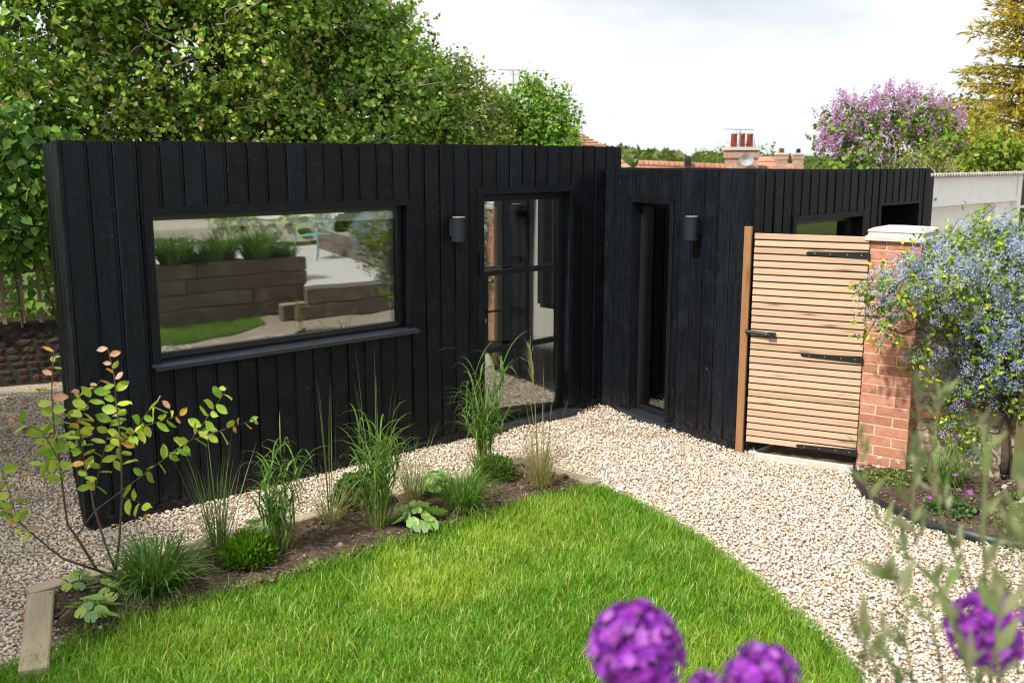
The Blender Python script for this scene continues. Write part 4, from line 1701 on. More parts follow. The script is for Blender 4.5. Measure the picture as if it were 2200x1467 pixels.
def mantle(label, c, r_, n, size, seed):
    rr = random.Random(seed)
    root = empty('lady_mantle', c, label, 'plant', "round leaved ground plants in the bed")
    st = MB()
    for i in range(n):
        a = i * 2.4 + rr.uniform(-.3, .3)
        q = r_ * math.sqrt((i + .5) / n)
        p = Vector((c[0] + q * math.cos(a), c[1] + q * math.sin(a), c[2] + .05 + (1 - q / r_) * r_ * .55 + rr.uniform(-.01, .015)))
        s = size * rr.uniform(.7, 1.2)
        place('leaf', rr.choice(MANTLE), root, p, (rr.uniform(-.15, .55) + .5 * math.sin(a) * q / r_ * -1, .5 * math.cos(a) * q / r_ + rr.uniform(-.3, .3), a + math.pi / 2), (s, s, s))
        st.tube([(c[0], c[1], c[2] - .02), (c[0] * .5 + p.x * .5, c[1] * .5 + p.y * .5, p.z * .75), p], [.002, .002, .0015], 4)
    st.build('stalks', M['twig'], root)


mantle('small round leaved plant in the bed corner by the sapling', (-2.33, 5.02, .02), .10, 11, .034, 1)
mantle('round leaved plant nearest the lawn at the near end of the bed', (-2.10, 4.66, .02), .13, 15, .042, 2)
mantle('few round leaves between the sapling trunk and the strappy clump', (-2.12, 4.90, .02), .09, 6, .034, 3)
mantle('pale round leaved plant behind the first tall grass', (-1.50, 5.80, .02), .13, 14, .045, 4)
mantle('broad round leaved plant at the lawn edge before the spiky clump', (-.60, 5.98, .02), .16, 24, .05, 5)
mantle('yellowish round leaved plant behind the spiky clump', (-.52, 6.62, .02), .17, 22, .046, 6)


# ------------------------------------------------------------------ the sapling: every leaf is a part
def sap_leaf(col, fold, seed):
    r = random.Random(seed)
    V = [(0, 0, 0)]
    prof = [(.12, .15), (.33, .27), (.55, .29), (.76, .21), (.92, .08)]
    mb = MB()
    L_, R_, Mi = [], [], []
    for y, w in prof:
        L_.append((-w, y, fold * w + .03 * math.sin(y * 8)))
        R_.append((w, y, fold * w + .03 * math.sin(y * 7 + 1)))
        Mi.append((0, y, -.10 * y * y))
    V += L_ + R_ + Mi + [(0, 1, -.11)]
    n = len(prof)
    F = [(0, 1 + 2 * n, 1), (0, 1 + n, 1 + 2 * n)]
    for i in range(n - 1):
        F.append((1 + i, 1 + 2 * n + i, 2 + 2 * n + i, 2 + i))
        F.append((1 + 2 * n + i, 1 + n + i, 2 + n + i, 2 + 2 * n + i))
    t = 1 + 3 * n
    F += [(n, 3 * n, t), (3 * n, 2 * n, t)]
    mb.add(V, F, col)
    return mb.mesh('leaf', M['leaf'], True)


SL_G = [sap_leaf((.20, .36, .045), .25, 1), sap_leaf((.30, .45, .05), .15, 2), sap_leaf((.38, .50, .06), .35, 3), sap_leaf((.48, .54, .07), .2, 4)]
SL_O = [sap_leaf((.62, .36, .06), .3, 5), sap_leaf((.58, .30, .17), .4, 6), sap_leaf((.60, .38, .28), .3, 7)]


def sapling():
    root = empty('sapling', (-2.20, 5.10, .02), 'young multi stemmed sapling with yellow green and orange leaves', 'sapling')
    k = 2.19

    def c2(x, y, Y):
        return at(x / k, 730 + y / k, Y)
    base = Vector((-2.185, 5.10, .0))
    stems = [
        ([(530, 1130, 5.09), (540, 1075, 5.08), (495, 960, 5.08), (440, 780, 5.12), (425, 690, 5.14), (398, 585, 5.16), (380, 430, 5.2), (350, 330, 5.2)], .0085),
        ([(545, 1085, 5.08), (562, 930, 5.05), (575, 740, 5.0), (570, 560, 4.98), (560, 400, 4.98), (545, 280, 5.0), (538, 170, 5.0), (512, 60, 5.0), (505, 35, 5.0)], .0075),
        ([(530, 1115, 5.09), (455, 1080, 5.02), (370, 940, 4.95), (318, 870, 4.93), (295, 700, 4.92), (281, 560, 4.9), (255, 420, 4.9), (243, 250, 4.92), (250, 90, 4.92), (252, 45, 4.92)], .0085),
        ([(500, 1097, 5.06), (300, 1030, 4.98), (240, 985, 4.95), (170, 925, 4.92), (70, 840, 4.85), (-10, 775, 4.8), (-60, 690, 4.8)], .007),
        ([(365, 915, 4.95), (450, 800, 5.0), (600, 690, 5.05), (720, 600, 5.1), (830, 515, 5.15), (900, 470, 5.2), (1050, 422, 5.25), (1210, 372, 5.3)], .0045),
        ([(900, 470, 5.2), (935, 425, 5.22), (1000, 330, 5.22), (1045, 265, 5.22), (1074, 215, 5.22)], .003),
        ([(565, 500, 4.98), (620, 440, 5.0), (690, 345, 5.02), (745, 290, 5.02), (768, 285, 5.02)], .003),
        ([(570, 480, 4.98), (680, 405, 4.95), (780, 375, 4.95), (860, 352, 4.95)], .003),
        ([(440, 740, 5.12), (470, 600, 5.1), (490, 520, 5.1), (530, 350, 5.1), (545, 300, 5.1)], .004),
        ([(390, 560, 5.16), (370, 400, 5.15), (440, 240, 5.15), (478, 180, 5.15)], .003),
        ([(360, 520, 5.2), (355, 380, 5.2), (375, 250, 5.2), (370, 220, 5.2)], .003),
        ([(285, 580, 4.9), (200, 430, 4.85), (100, 390, 4.8), (30, 350, 4.8)], .003),
        ([(575, 740, 5.0), (650, 760, 4.95), (690, 820, 4.92)], .0025),
        ([(90, 855, 4.86), (60, 780, 4.82), (20, 640, 4.8), (0, 560, 4.78)], .003),
        ([(280, 560, 4.9), (230, 560, 4.85), (150, 640, 4.8), (90, 630, 4.8)], .0025),
    ]
    mb = MB()
    mb.tube([base + Vector((0, 0, -.03)), base + Vector((.003, 0, .05)), c2(538, 1080, 5.09)], [.013, .011, .009], 8)
    mb.build('trunk', M['twig'], root, True)
    rr = random.Random(4)
    nleaf = 0
    for si, (pts, r0) in enumerate(stems):
        P = [c2(*p) for p in pts]
        n = len(P)
        sm = MB()
        sm.tube(P, [r0 * (1 - .75 * i / (n - 1)) for i in range(n)], 6)
        sm.build('stem', M['twig'], root, True)
        # leaves along the outer length
        seglen = [(P[i + 1] - P[i]).length for i in range(n - 1)]
        tot = sum(seglen)
        bare = {0: .56, 1: .48, 2: .50, 3: .55, 4: .40}.get(si, .08)
        s = bare * tot
        side = 1
        step = .034
        while s < tot:
            q, i = s, 0
            while i < n - 2 and q > seglen[i]:
                q -= seglen[i]
                i += 1
            p = P[i].lerp(P[i + 1], min(1, q / max(seglen[i], 1e-6)))
            tdir = (P[i + 1] - P[i]).normalized()
            f = s / tot
            out = tdir.cross(Vector((0, 1, 0))).normalized() * side
            ax = (tdir * .45 + out * .75 + Vector((rr.uniform(-.5, .5), rr.uniform(-.7, .5), rr.uniform(-.75, .15)))).normalized()
            nv = Vector((rr.uniform(-1, 1), rr.uniform(-1.0, .5), rr.uniform(-.2, 1.1))).normalized()
            sd = ax.cross(nv).normalized()
            nz = sd.cross(ax)
            tipn = f > (.86 if si != 3 else .7)
            me = rr.choice(SL_O) if (tipn and rr.random() < .7) or rr.random() < .06 else rr.choice(SL_G)
            sz = rr.uniform(.062, .092) * (.66 if tipn else 1)
            o = bpy.data.objects.new('leaf', me)
            COL.objects.link(o)
            o.parent = root
            m3 = Matrix((sd, ax, nz)).transposed().to_4x4()
            o.matrix_local = Matrix.Translation(p - Vector(root.location)) @ m3 @ Matrix.Scale(sz, 4)
            nleaf += 1
            side = -side
            s += step * rr.uniform(.6, 1.3)
    return nleaf


sapling()


# ------------------------------------------------------------------ leaf clouds
def leaf_cloud(lobes, ntwig, per, leaf, cols, seed, tip=None, tip_p=.0, tpl=LEAF_OVATE, twig=.3, up=.5, shell=.5, droop=.35, flat=.6, bump=.35):
    r = np.random.default_rng(seed)
    lob = arr(lobes)                       # x, y, z, rx, ry, rz
    area = (lob[:, 3] * lob[:, 4] * lob[:, 5]) ** (2 / 3)
    k = r.choice(len(lob), ntwig, p=area / area.sum())
    d_ = unit(r.normal(0, 1, (ntwig, 3)))
    rad = 1 - shell * r.random(ntwig) ** 1.5
    rad *= 1 - bump / 2 + bump * vnoise(d_[:, 0] * 1.3 + k * 3.1, d_[:, 1] + d_[:, 2] * 1.7, 1.8, seed + 1)
    c = lob[k, :3] + d_ * lob[k, 3:] * rad[:, None]
    # throw out most twigs deep inside another lobe
    deep = np.zeros(ntwig)
    for j in range(len(lob)):
        q = np.linalg.norm((c - lob[j, :3]) / lob[j, 3:], axis=1)
        deep = np.maximum(deep, (1 - q) * (q < 1))
    keep = r.random(ntwig) > np.clip((deep - .35) * 2.2, 0, .92)
    c, d_ = c[keep], d_[keep]
    n = len(c)
    tdir = unit(d_ + arr((0, 0, up)) + r.normal(0, .5, (n, 3)))
    t = (np.arange(per) + .5) / per
    ln = twig * r.uniform(.6, 1.3, n)
    P = c[:, None] + tdir[:, None] * (ln[:, None] * (t[None] - .3))[..., None] + r.normal(0, leaf * .35, (n, per, 3))
    ax = tdir[:, None] * .6 + r.normal(0, .75, (n, per, 3)) + arr((0, 0, -droop))
    nr = r.normal(0, flat, (n, per, 3)) + arr((0, 0, .8)) + d_[:, None] * .5
    tone = r.uniform(.75, 1.25, (n, 1, 1))
    col = vary(cols, n * per, .2, r).reshape(n, per, 3) * tone
    if tip is not None:
        red = (r.random(n) < tip_p)[:, None] & (t[None] > .62)
        col = np.where(red[..., None], vary(tip, n * per, .2, r).reshape(n, per, 3), col)
    sz = leaf * r.uniform(.45, 1.35, (n, per)) * (1 - .35 * t[None])
    return leaf_arrays(P.reshape(-1, 3), ax.reshape(-1, 3), nr.reshape(-1, 3), sz.ravel(), col.reshape(-1, 3), tpl)


def limb_pts(a, b, rr, wob=.12, n=6):
    a, b = Vector(a), Vector(b)
    L = (b - a).length
    pts = []
    for i in range(n):
        t = i / (n - 1)
        p = a.lerp(b, t) + Vector((rr.uniform(-1, 1), rr.uniform(-1, 1), rr.uniform(-.5, .5))) * wob * L * math.sin(math.pi * t) * .6
        pts.append(p)
    return pts


def tree(name, label, cat, base, lobes, crown, trunk_r=.12, bark='bark', group=None, branches=None, seed=0, leafmat='leaf', crown_name='crown', twigs=0, fine=0):
    rr = random.Random(seed)
    root = empty(name, base, label, cat, group)
    top = Vector((base[0], base[1], base[2])) + Vector((rr.uniform(-.1, .1), rr.uniform(-.1, .1), max(.6, (max(l[2] for l in lobes) - base[2]) * .55)))
    tr = MB()
    pts = limb_pts(base, top, rr, .08, 7)
    tr.tube(pts, [trunk_r * (1.25 - .85 * i / 6) for i in range(7)], 9)
    tr.build('trunk', M[bark], root, True)
    br = MB()
    for l in lobes:
        st = pts[rr.randint(2, 6)]
        e = Vector(l[:3])
        q = limb_pts(st, e, rr, .2, 6)
        br.tube(q, [trunk_r * .45 * (1 - .7 * i / 5) for i in range(6)], 6)
        for _ in range(3 + fine):
            d_ = Vector((rr.gauss(0, 1), rr.gauss(0, 1) - .3, rr.gauss(.3, 1))).normalized()
            e2 = e + Vector((d_.x * l[3], d_.y * l[4], d_.z * l[5])) * .93
            br.tube(limb_pts(q[rr.randint(2, 5)], e2, rr, .28, 6), [trunk_r * .2 * (1 - .8 * i / 5) + .003 for i in range(6)], 5)
    br.build('branches', M[bark], root, True)
    if twigs:
        for _ in range(twigs):
            tw = MB()
            l = rr.choice(lobes)
            a = rr.uniform(-2.4, -.7)
            e = rr.uniform(-.5, .4)
            p = Vector((l[0] + math.cos(a) * math.cos(e) * l[3] * 1.02, l[1] + math.sin(a) * math.cos(e) * l[4] * 1.05, l[2] + math.sin(e) * l[5]))
            q = p + Vector((rr.uniform(-.7, .7), rr.uniform(-.12, .1), rr.uniform(-.25, .6)))
            w = limb_pts(p, q, rr, .35, 7)
            tw.tube(w, [.012 * (1 - .75 * i / 6) for i in range(7)], 5)
            tw.tube(limb_pts(w[3], w[3] + Vector((rr.uniform(-.35, .35), rr.uniform(-.1, .05), rr.uniform(-.2, .35))), rr, .3, 5), [.007, .006, .005, .004, .002], 4)
            tw.build('twig', M['greybark'], root, True)
    V, F, C = leaf_cloud(lobes, seed=seed + 100, **crown)
    link(crown_name, np_mesh(crown_name, V, F, M[leafmat], C), root)
    return root


HEDGE_C = [(.17, .32, .045), (.27, .44, .065), (.42, .56, .10), (.10, .22, .038), (.33, .47, .13)]
HEDGE_L = [(.31, .39, .055), (.38, .43, .08), (.22, .32, .04)]
TIP = [(.52, .34, .19), (.56, .40, .24), (.46, .40, .16)]


def L_(u, v, Y, rx, ry=None, rz=None):
    p = at(u, v, Y)
    return (p.x, p.y, p.z, rx, ry or rx, rz or rx)


# big climber covered trees behind the building, from west to east
tree('hedge_tree', 'broad leafy tree at the end of the row, over the trellis', 'tree', (-6.6, 11.2, 0), [
    (-6.6, 11.4, 2.4, 1.3, 1.1, 1.2), (-6.2, 11.9, 1.0, 1.5, .7, 1.1), (-4.9, 12.2, 1.0, 1.2, .7, 1.1), (-6.0, 11.7, 3.9, 1.4, 1.2, 1.2), (-7.2, 11.2, 4.6, 1.5, 1.2, 1.3), (-5.6, 12.0, 5.2, 1.3, 1.2, 1.0), (-5.3, 11.7, 2.7, .9, .9, .9), (-6.6, 11.6, 6.0, 1.5, 1.3, 1.0), (-6.4, 13.2, 4.2, 2.0, .8, 2.2)],
    dict(ntwig=6600, per=9, leaf=.088, cols=HEDGE_C + HEDGE_L[:1], tip=TIP, tip_p=.13, tpl=LEAF_HEART, twig=.34), .16, seed=1, twigs=26, group='leafy trees behind the garden room')
tree('hedge_tree', 'dense bright leafed tree rising behind the wide window wall', 'tree', (-4.3, 12.6, 0), [
    (-4.6, 12.5, 2.4, 1.1, .9, 1.0), (-4.1, 12.8, 3.5, 1.3, 1.1, 1.1), (-4.6, 12.9, 4.7, 1.4, 1.2, 1.1), (-3.4, 13.1, 4.6, 1.2, 1.1, 1.1), (-4.0, 13.2, 5.9, 1.5, 1.2, 1.0), (-3.3, 13.1, 2.6, .9, .9, .9), (-4.2, 14.3, 4.2, 2.2, .8, 2.2)],
    dict(ntwig=6600, per=9, leaf=.084, cols=HEDGE_C + HEDGE_L, tip=TIP, tip_p=.17, tpl=LEAF_HEART, twig=.34), .16, seed=2, twigs=34, group='leafy trees behind the garden room', fine=2)
tree('hedge_tree', 'dark trunked ivy hung tree in the middle of the leafy row', 'tree', (-2.62, 13.6, 0), [
    (-2.9, 13.7, 2.5, 1.0, .9, 1.0), (-2.1, 14.2, 2.9, 1.0, 1.0, 1.1), (-3.0, 14.2, 3.9, 1.1, 1.0, 1.0), (-2.3, 14.4, 4.3, .85, .9, .95), (-3.0, 14.5, 5.3, 1.2, 1.1, 1.0), (-1.8, 14.5, 3.4, .75, .9, .9), (-2.6, 14.7, 5.4, .6, .7, .7)],
    dict(ntwig=5800, per=9, leaf=.083, cols=HEDGE_C, tip=TIP, tip_p=.2, tpl=LEAF_HEART, twig=.34), .13, seed=3, twigs=26, group='leafy trees behind the garden room', fine=3)
tree('hedge_tree', 'loose topped tree where the leafy row steps down to the sky', 'tree', (-1.0, 15.0, 0), [
    L_(860, 215, 15.2, .65), L_(915, 165, 15.3, .42), L_(825, 110, 15.2, .45), L_(945, 215, 15.3, .5), L_(890, 270, 15.0, .6), L_(970, 275, 15.1, .5), L_(945, 330, 15, .7)],
    dict(ntwig=2300, per=7, leaf=.09, cols=HEDGE_C + [(.12, .14, .03)], tip=[(.26, .17, .08)], tip_p=.16, tpl=LEAF_OVATE, twig=.36, shell=.7), .08, seed=4, twigs=14, group='leafy trees behind the garden room', fine=4)
tree('hedge_tree', 'small bronze tinged shrub tree beside the pale flowered elder', 'tree', (-.35, 16.0, 0), [
    L_(995, 200, 16, .42), L_(1035, 245, 16, .45), L_(990, 285, 16, .5), L_(1045, 310, 15.8, .45), L_(960, 320, 15.6, .45), L_(985, 150, 16.2, .22)],
    dict(ntwig=950, per=8, leaf=.085, cols=[(.21, .34, .055), (.30, .38, .09), (.36, .34, .12), (.18, .32, .05)], tip=[(.42, .30, .15)], tip_p=.2, tpl=LEAF_OVATE, twig=.3, shell=.7), .06, seed=5, group='leafy trees behind the garden room', fine=4)
el = tree('elder_tree', 'light green elder with flat cream flower heads below the roof aerial', 'tree', (.55, 16.6, 0), [
    L_(1145, 240, 16.6, .40), L_(1145, 190, 16.7, .22), L_(1185, 260, 16.6, .36), L_(1110, 270, 16.5, .42), L_(1160, 300, 16.4, .45), L_(1222, 255, 16.6, .18), L_(1195, 220, 16.7, .2), L_(1075, 225, 16.6, .24), L_(1205, 310, 16.3, .3)],
    dict(ntwig=900, per=9, leaf=.095, cols=[(.13, .27, .035), (.19, .34, .045), (.25, .39, .06)], tpl=LEAF_OVATE, twig=.3, shell=.75), .06, seed=6, fine=2)
# cream umbels on the elder
def umbels(root, lobes, n, seed):
    r = np.random.default_rng(seed)
    lob = arr(lobes)
    k = r.integers(0, len(lob), n)
    d_ = unit(r.normal(0, 1, (n, 3)) + arr((0, -.6, .5)))
    c = lob[k, :3] + d_ * lob[k, 3:] * .98
    m = 14
    P = c[:, None] + r.normal(0, 1, (n, m, 3)) * arr((.05, .05, .012))
    V, F, C = leaf_arrays(P.reshape(-1, 3), r.normal(0, 1, (n * m, 3)) * arr((1, 1, .2)), r.normal(0, .3, (n * m, 3)) + arr((0, 0, 1)), np.full(n * m, .04), vary([(.6, .56, .36), (.5, .5, .3)], n * m, .1, r), PETAL)
    link('blossom', np_mesh('blossom', V, F, M['petal'], C), root)
umbels(el, [L_(1150, 230, 16.6, .5), L_(1195, 255, 16.6, .45), L_(1110, 270, 16.5, .5), L_(1165, 300, 16.4, .55)], 38, 3)

# hedge on the west boundary, running towards the camera outside the view
for i, (x, y, h) in enumerate(((-5.7, 7.4, 2.9), (-5.9, 5.2, 3.4), (-5.6, 2.9, 3.9), (-5.4, .9, 3.8))):
    tree('boundary_shrub', ['clipped looking leafy shrub at the side path, beyond the end wall', 'tall leafy shrub on the side boundary', 'taller dark leafy shrub on the side boundary', 'leafy shrub of the side boundary by the house'][i], 'shrub', (x, y, 0),
         [(x, y, h * .35, .85, .95, h * .35), (x + .1, y + .3, h * .68, .85, .95, h * .3), (x - .2, y - .4, h * .6, .8, .8, h * .33)],
         dict(ntwig=620, per=8, leaf=.12, cols=HEDGE_C, tpl=LEAF_HEART, twig=.34), .07, seed=20 + i, group='shrubs along the side boundary')

for i, (x, y) in enumerate(((-6.5, 1.3), (-7.0, 4.3))):
    tree('garden_tree', ['tall leafy garden tree beside the lawn near the house', 'tall leafy garden tree on the side boundary'][i], 'tree', (x, y, 0),
         [(x, y, 4.4, 1.3, 1.3, 1.2), (x + .7, y + .6, 5.0, 1.0, 1.0, .9), (x - .6, y + .8, 5.2, 1.0, 1.0, .9), (x + .3, y - .7, 5.3, 1.0, 1.0, .9)],
         dict(ntwig=900, per=8, leaf=.12, cols=HEDGE_C, tpl=LEAF_HEART, twig=.34, shell=.7), .12, seed=220 + i, group='tall trees along the side boundary')

# ------------------------------------------------------------------ trellis, stone wall and ivy at the west end
TL = Frame((-6.5, 9.42), 66.0)
sw = empty('boundary_wall', TL(1.2, 0, 0), 'low dark flint and brick boundary wall under the trellis', 'wall')
mb = MB()
mb.wbox(TL, -.5, 3.4, -.3, -.02, -.05, .62)
mb.build('mortar', M['darkmortar'], sw)
DST = [stone_mesh('stone', .12, .085, .02, c) for c in [(.05, .045, .04), (.03, .03, .032), (.06, .05, .038), (.09, .04, .032), (.02, .021, .024)] for _ in range(2)]
ta = math.atan2(TL.t.y, TL.t.x)
z = .02
while z < .56:
    h = random.uniform(.06, .09)
    s = .35 + random.uniform(0, .08)
    while s < 2.35:
        wd = random.uniform(.08, .19)
        place('stone', random.choice(DST), sw, TL(s + wd / 2, -.018, z + h / 2), (0, random.uniform(-.2, .2), ta + math.pi), (wd / .125, 1.1, h / .085))
        s += wd + .010
    z += h + .008
tre = empty('trellis', TL(1.2, .02, .64), 'weathered square trellis on the low wall under ivy', 'trellis')
lat = cbox_mesh('slat', .040, .02, 1.16, .003, M['trellis'])
lath = cbox_mesh('slat', 3.2, .02, .040, .003, M['trellis'])
for i in range(20):
    place('slat', lat, tre, TL(.12 + i * .168, .025, .64 + .58), (0, 0, ta))
for k in range(7):
    place('slat', lath, tre, TL(1.6, .003, .68 + k * .165), (0, 0, ta))
part_of('top_rail', M['trellis'], tre, lambda m: m.wbox(TL, -.02, 3.25, -.04, .05, 1.81, 1.85))

iv = empty('ivy', TL(1.2, .05, .7), 'glossy green ivy hanging over the trellis', 'climber')
def ivy():
    r = np.random.default_rng(12)
    n = 2600
    s = r.uniform(.0, 2.3, n)
    low = 1.26 + .30 * (vnoise(s, s * 0, 1.6, 3) - .5) + .25 * (vnoise(s, s * 0 + 3, 5, 4) - .5)
    z = low + (2.75 + .5 * (vnoise(s, s * 0 + 7, 3, 5) - .5) - low) * r.random(n) ** .9
    # a few tendrils reach lower
    tend = r.random(n) < .03
    z = np.where(tend, r.uniform(.78, 1.3, n), z)
    d_ = .05 + .30 * r.random(n) * np.clip((z - .9) * 1.1, .15, 1)
    P = arr(TL.P) + s[:, None] * arr(TL.t) + d_[:, None] * arr(TL.n) + np.stack([0 * z, 0 * z, z], 1)
    ax = r.normal(0, .5, (n, 3)) + arr((0, 0, -.8)) + arr(TL.n) * .3
    nr = r.normal(0, .35, (n, 3)) + arr(TL.n) * .8 + arr((0, 0, .6))
    V, F, C = leaf_arrays(P, ax, nr, r.uniform(.055, .125, n), vary([(.07, .16, .018), (.10, .21, .022), (.15, .28, .03), (.05, .11, .017)], n, .2, r), LEAF_HEART)
    link('foliage', np_mesh('foliage', V, F, M['waxleaf'], C), iv)
    mb = MB()
    rr = random.Random(3)
    for k in range(12):
        s0 = rr.uniform(.2, 3.0)
        mb.tube([TL(s0, .03, .6), TL(s0 + rr.uniform(-.1, .1), .05, 1.1), TL(s0 + rr.uniform(-.2, .2), .06, 1.7), TL(s0 + rr.uniform(-.3, .3), .1, 2.4)], [.012, .01, .007, .004], 5)
    mb.build('stems', M['bark'], iv)
ivy()

# ================================================================== CEANOTHUS
def ceanothus():
    lob = [L_(1900, 640, 6.72, .17, .15, .14), L_(1955, 610, 6.72, .24, .2, .18), L_(2020, 600, 6.8, .30, .25, .25), L_(2110, 560, 7.02, .33, .35, .28), L_(2190, 590, 7.08, .36, .38, .36),
           L_(2250, 640, 7.1, .36, .38, .40), L_(2110, 700, 7.02, .32, .33, .28), L_(2030, 690, 7.07, .22, .25, .2), L_(2190, 740, 7.08, .33, .33, .30), L_(2080, 800, 7.12, .22, .22, .2),
           L_(2065, 880, 7.0, .17, .17, .25), L_(2085, 960, 7.0, .09, .1, .12), L_(2140, 770, 6.95, .3, .25, .26), L_(2130, 505, 7.02, .2, .22, .14), L_(1890, 700, 6.80, .10, .12, .10), L_(1985, 770, 6.85, .13, .13, .12), L_(2160, 830, 7.02, .22, .22, .18), L_(2240, 830, 7.1, .28, .28, .3)]
    root = empty('flowering_shrub', (3.62, 6.98, 0), 'blue flowering evergreen shrub spilling over the brick pillar', 'shrub')
    rr = random.Random(6)
    mb = MB()
    b0 = Vector((3.60, 6.98, 0))
    mb.tube(limb_pts(b0, (3.56, 6.98, .95), rr, .1, 6), [.035, .032, .03, .026, .022, .02], 8)
    mb.build('trunk', M['bark'], root, True)
    br = MB()
    for l in lob:
        br.tube(limb_pts((3.56, 6.98, rr.uniform(.5, .95)), l[:3], rr, .16, 6), [.014, .012, .010, .008, .006, .003], 5)
    # arching shoots that reach out past the outline
    for (u, v, Y) in ((1835, 636, 6.7), (1850, 745, 6.72), (1880, 760, 6.75), (2140, 442, 7.00), (2060, 470, 7.00), (1925, 545, 7.10), (2075, 960, 7.15), (2010, 495, 7.05)):
        br.tube(limb_pts(lob[rr.randint(0, 3)][:3], at(u, v, Y), rr, .1, 5), [.005, .004, .003, .003, .002], 4)
    br.build('branches', M['bark'], root, True)
    cols = [(.14, .25, .03), (.22, .34, .035), (.32, .42, .045), (.10, .19, .025), (.42, .48, .06)]
    V, F, C = leaf_cloud(lob, 1600, 9, .05, cols, 61, tpl=LEAF_OVATE, twig=.16, shell=.75, up=.2, droop=.15, bump=.5)
    link('foliage', np_mesh('foliage', V, F, M['waxleaf'], C), root)
    r = np.random.default_rng(8)
    la = arr(lob)
    n = 1050
    ar = la[:, 3] * la[:, 5]
    ar[10] *= .4
    k = r.choice(len(la), n, p=ar / ar.sum())
    d_ = unit(r.normal(0, 1, (n, 3)) + arr((-.25, -.65, .35)))
    c = la[k, :3] + d_ * la[k, 3:] * r.uniform(.86, 1.1, n)[:, None]
    m = 36
    ax = unit(r.normal(0, 1, (n, m, 3)))
    R0 = r.uniform(.020, .044, (n, 1, 1))
    stretch = np.where(r.random((n, 1, 1)) < .4, 1.5, 1.0)
    P = c[:, None] + ax * R0 * arr((1, 1, 1)) * np.concatenate([np.ones((n, 1, 2)), stretch], 2)
    tone = r.choice(3, n, p=[.5, .35, .15])
    pal = arr([(.44, .53, .80), (.60, .67, .87), (.27, .34, .64)])
    col = np.repeat(pal[tone][:, None], m, 1) * r.uniform(.8, 1.2, (n, m, 1))
    V, F, C = leaf_arrays(P.reshape(-1, 3), (ax + r.normal(0, .5, (n, m, 3))).reshape(-1, 3), (ax + r.normal(0, .6, (n, m, 3))).reshape(-1, 3), np.full(n * m, .0145) * r.uniform(.7, 1.3, n * m), col.reshape(-1, 3), PETAL)
    link('blossom', np_mesh('blossom', V, F, M['petal'], C), root)


ceanothus()

# ================================================================== RIGHT BED: edging, daisies, geranium, tufts
def edging():
    pts = [(2.575, 7.19), (2.50, 7.0), (2.44, 6.72), (2.45, 6.45), (2.52, 6.17), (2.66, 5.93), (2.84, 5.74), (3.05, 5.61), (3.35, 5.5), (3.8, 5.42), (4.6, 5.4)]
    # smooth the run
    P = []
    for i in range(len(pts) - 1):
        p0, p1, p2, p3 = (arr(pts[max(i - 1, 0)]), arr(pts[i]), arr(pts[i + 1]), arr(pts[min(i + 2, len(pts) - 1)]))
        for t in np.linspace(0, 1, 5)[:-1]:
            P.append(.5 * ((2 * p1) + (p2 - p0) * t + (2 * p0 - 5 * p1 + 4 * p2 - p3) * t * t + (3 * p1 - p0 - 3 * p2 + p3) * t ** 3))
    P.append(arr(pts[-1]))
    mb = MB()
    V, F = [], []
    for i, p in enumerate(P):
        q = P[min(i + 1, len(P) - 1)] - P[max(i - 1, 0)]
        q = q / np.linalg.norm(q)
        nn = arr((-q[1], q[0]))
        h = .062 + .006 * math.sin(i * .9)
        for sgn, z in ((-1, -.03), (-1, h), (1, h), (1, -.03)):
            w = p + nn * .005 * sgn
            V.append((w[0], w[1], z))
    for i in range(len(P) - 1):
        for j in range(4):
            j2 = (j + 1) % 4
            F.append((i * 4 + j, i * 4 + j2, i * 4 + 4 + j2, i * 4 + 4 + j))
    mb.add(V, F)
    o = mb.build('lawn_edging', M['plastic'], None, True)
    tag(o, 'curved black plastic edging strip round the corner bed', 'edging')
edging()


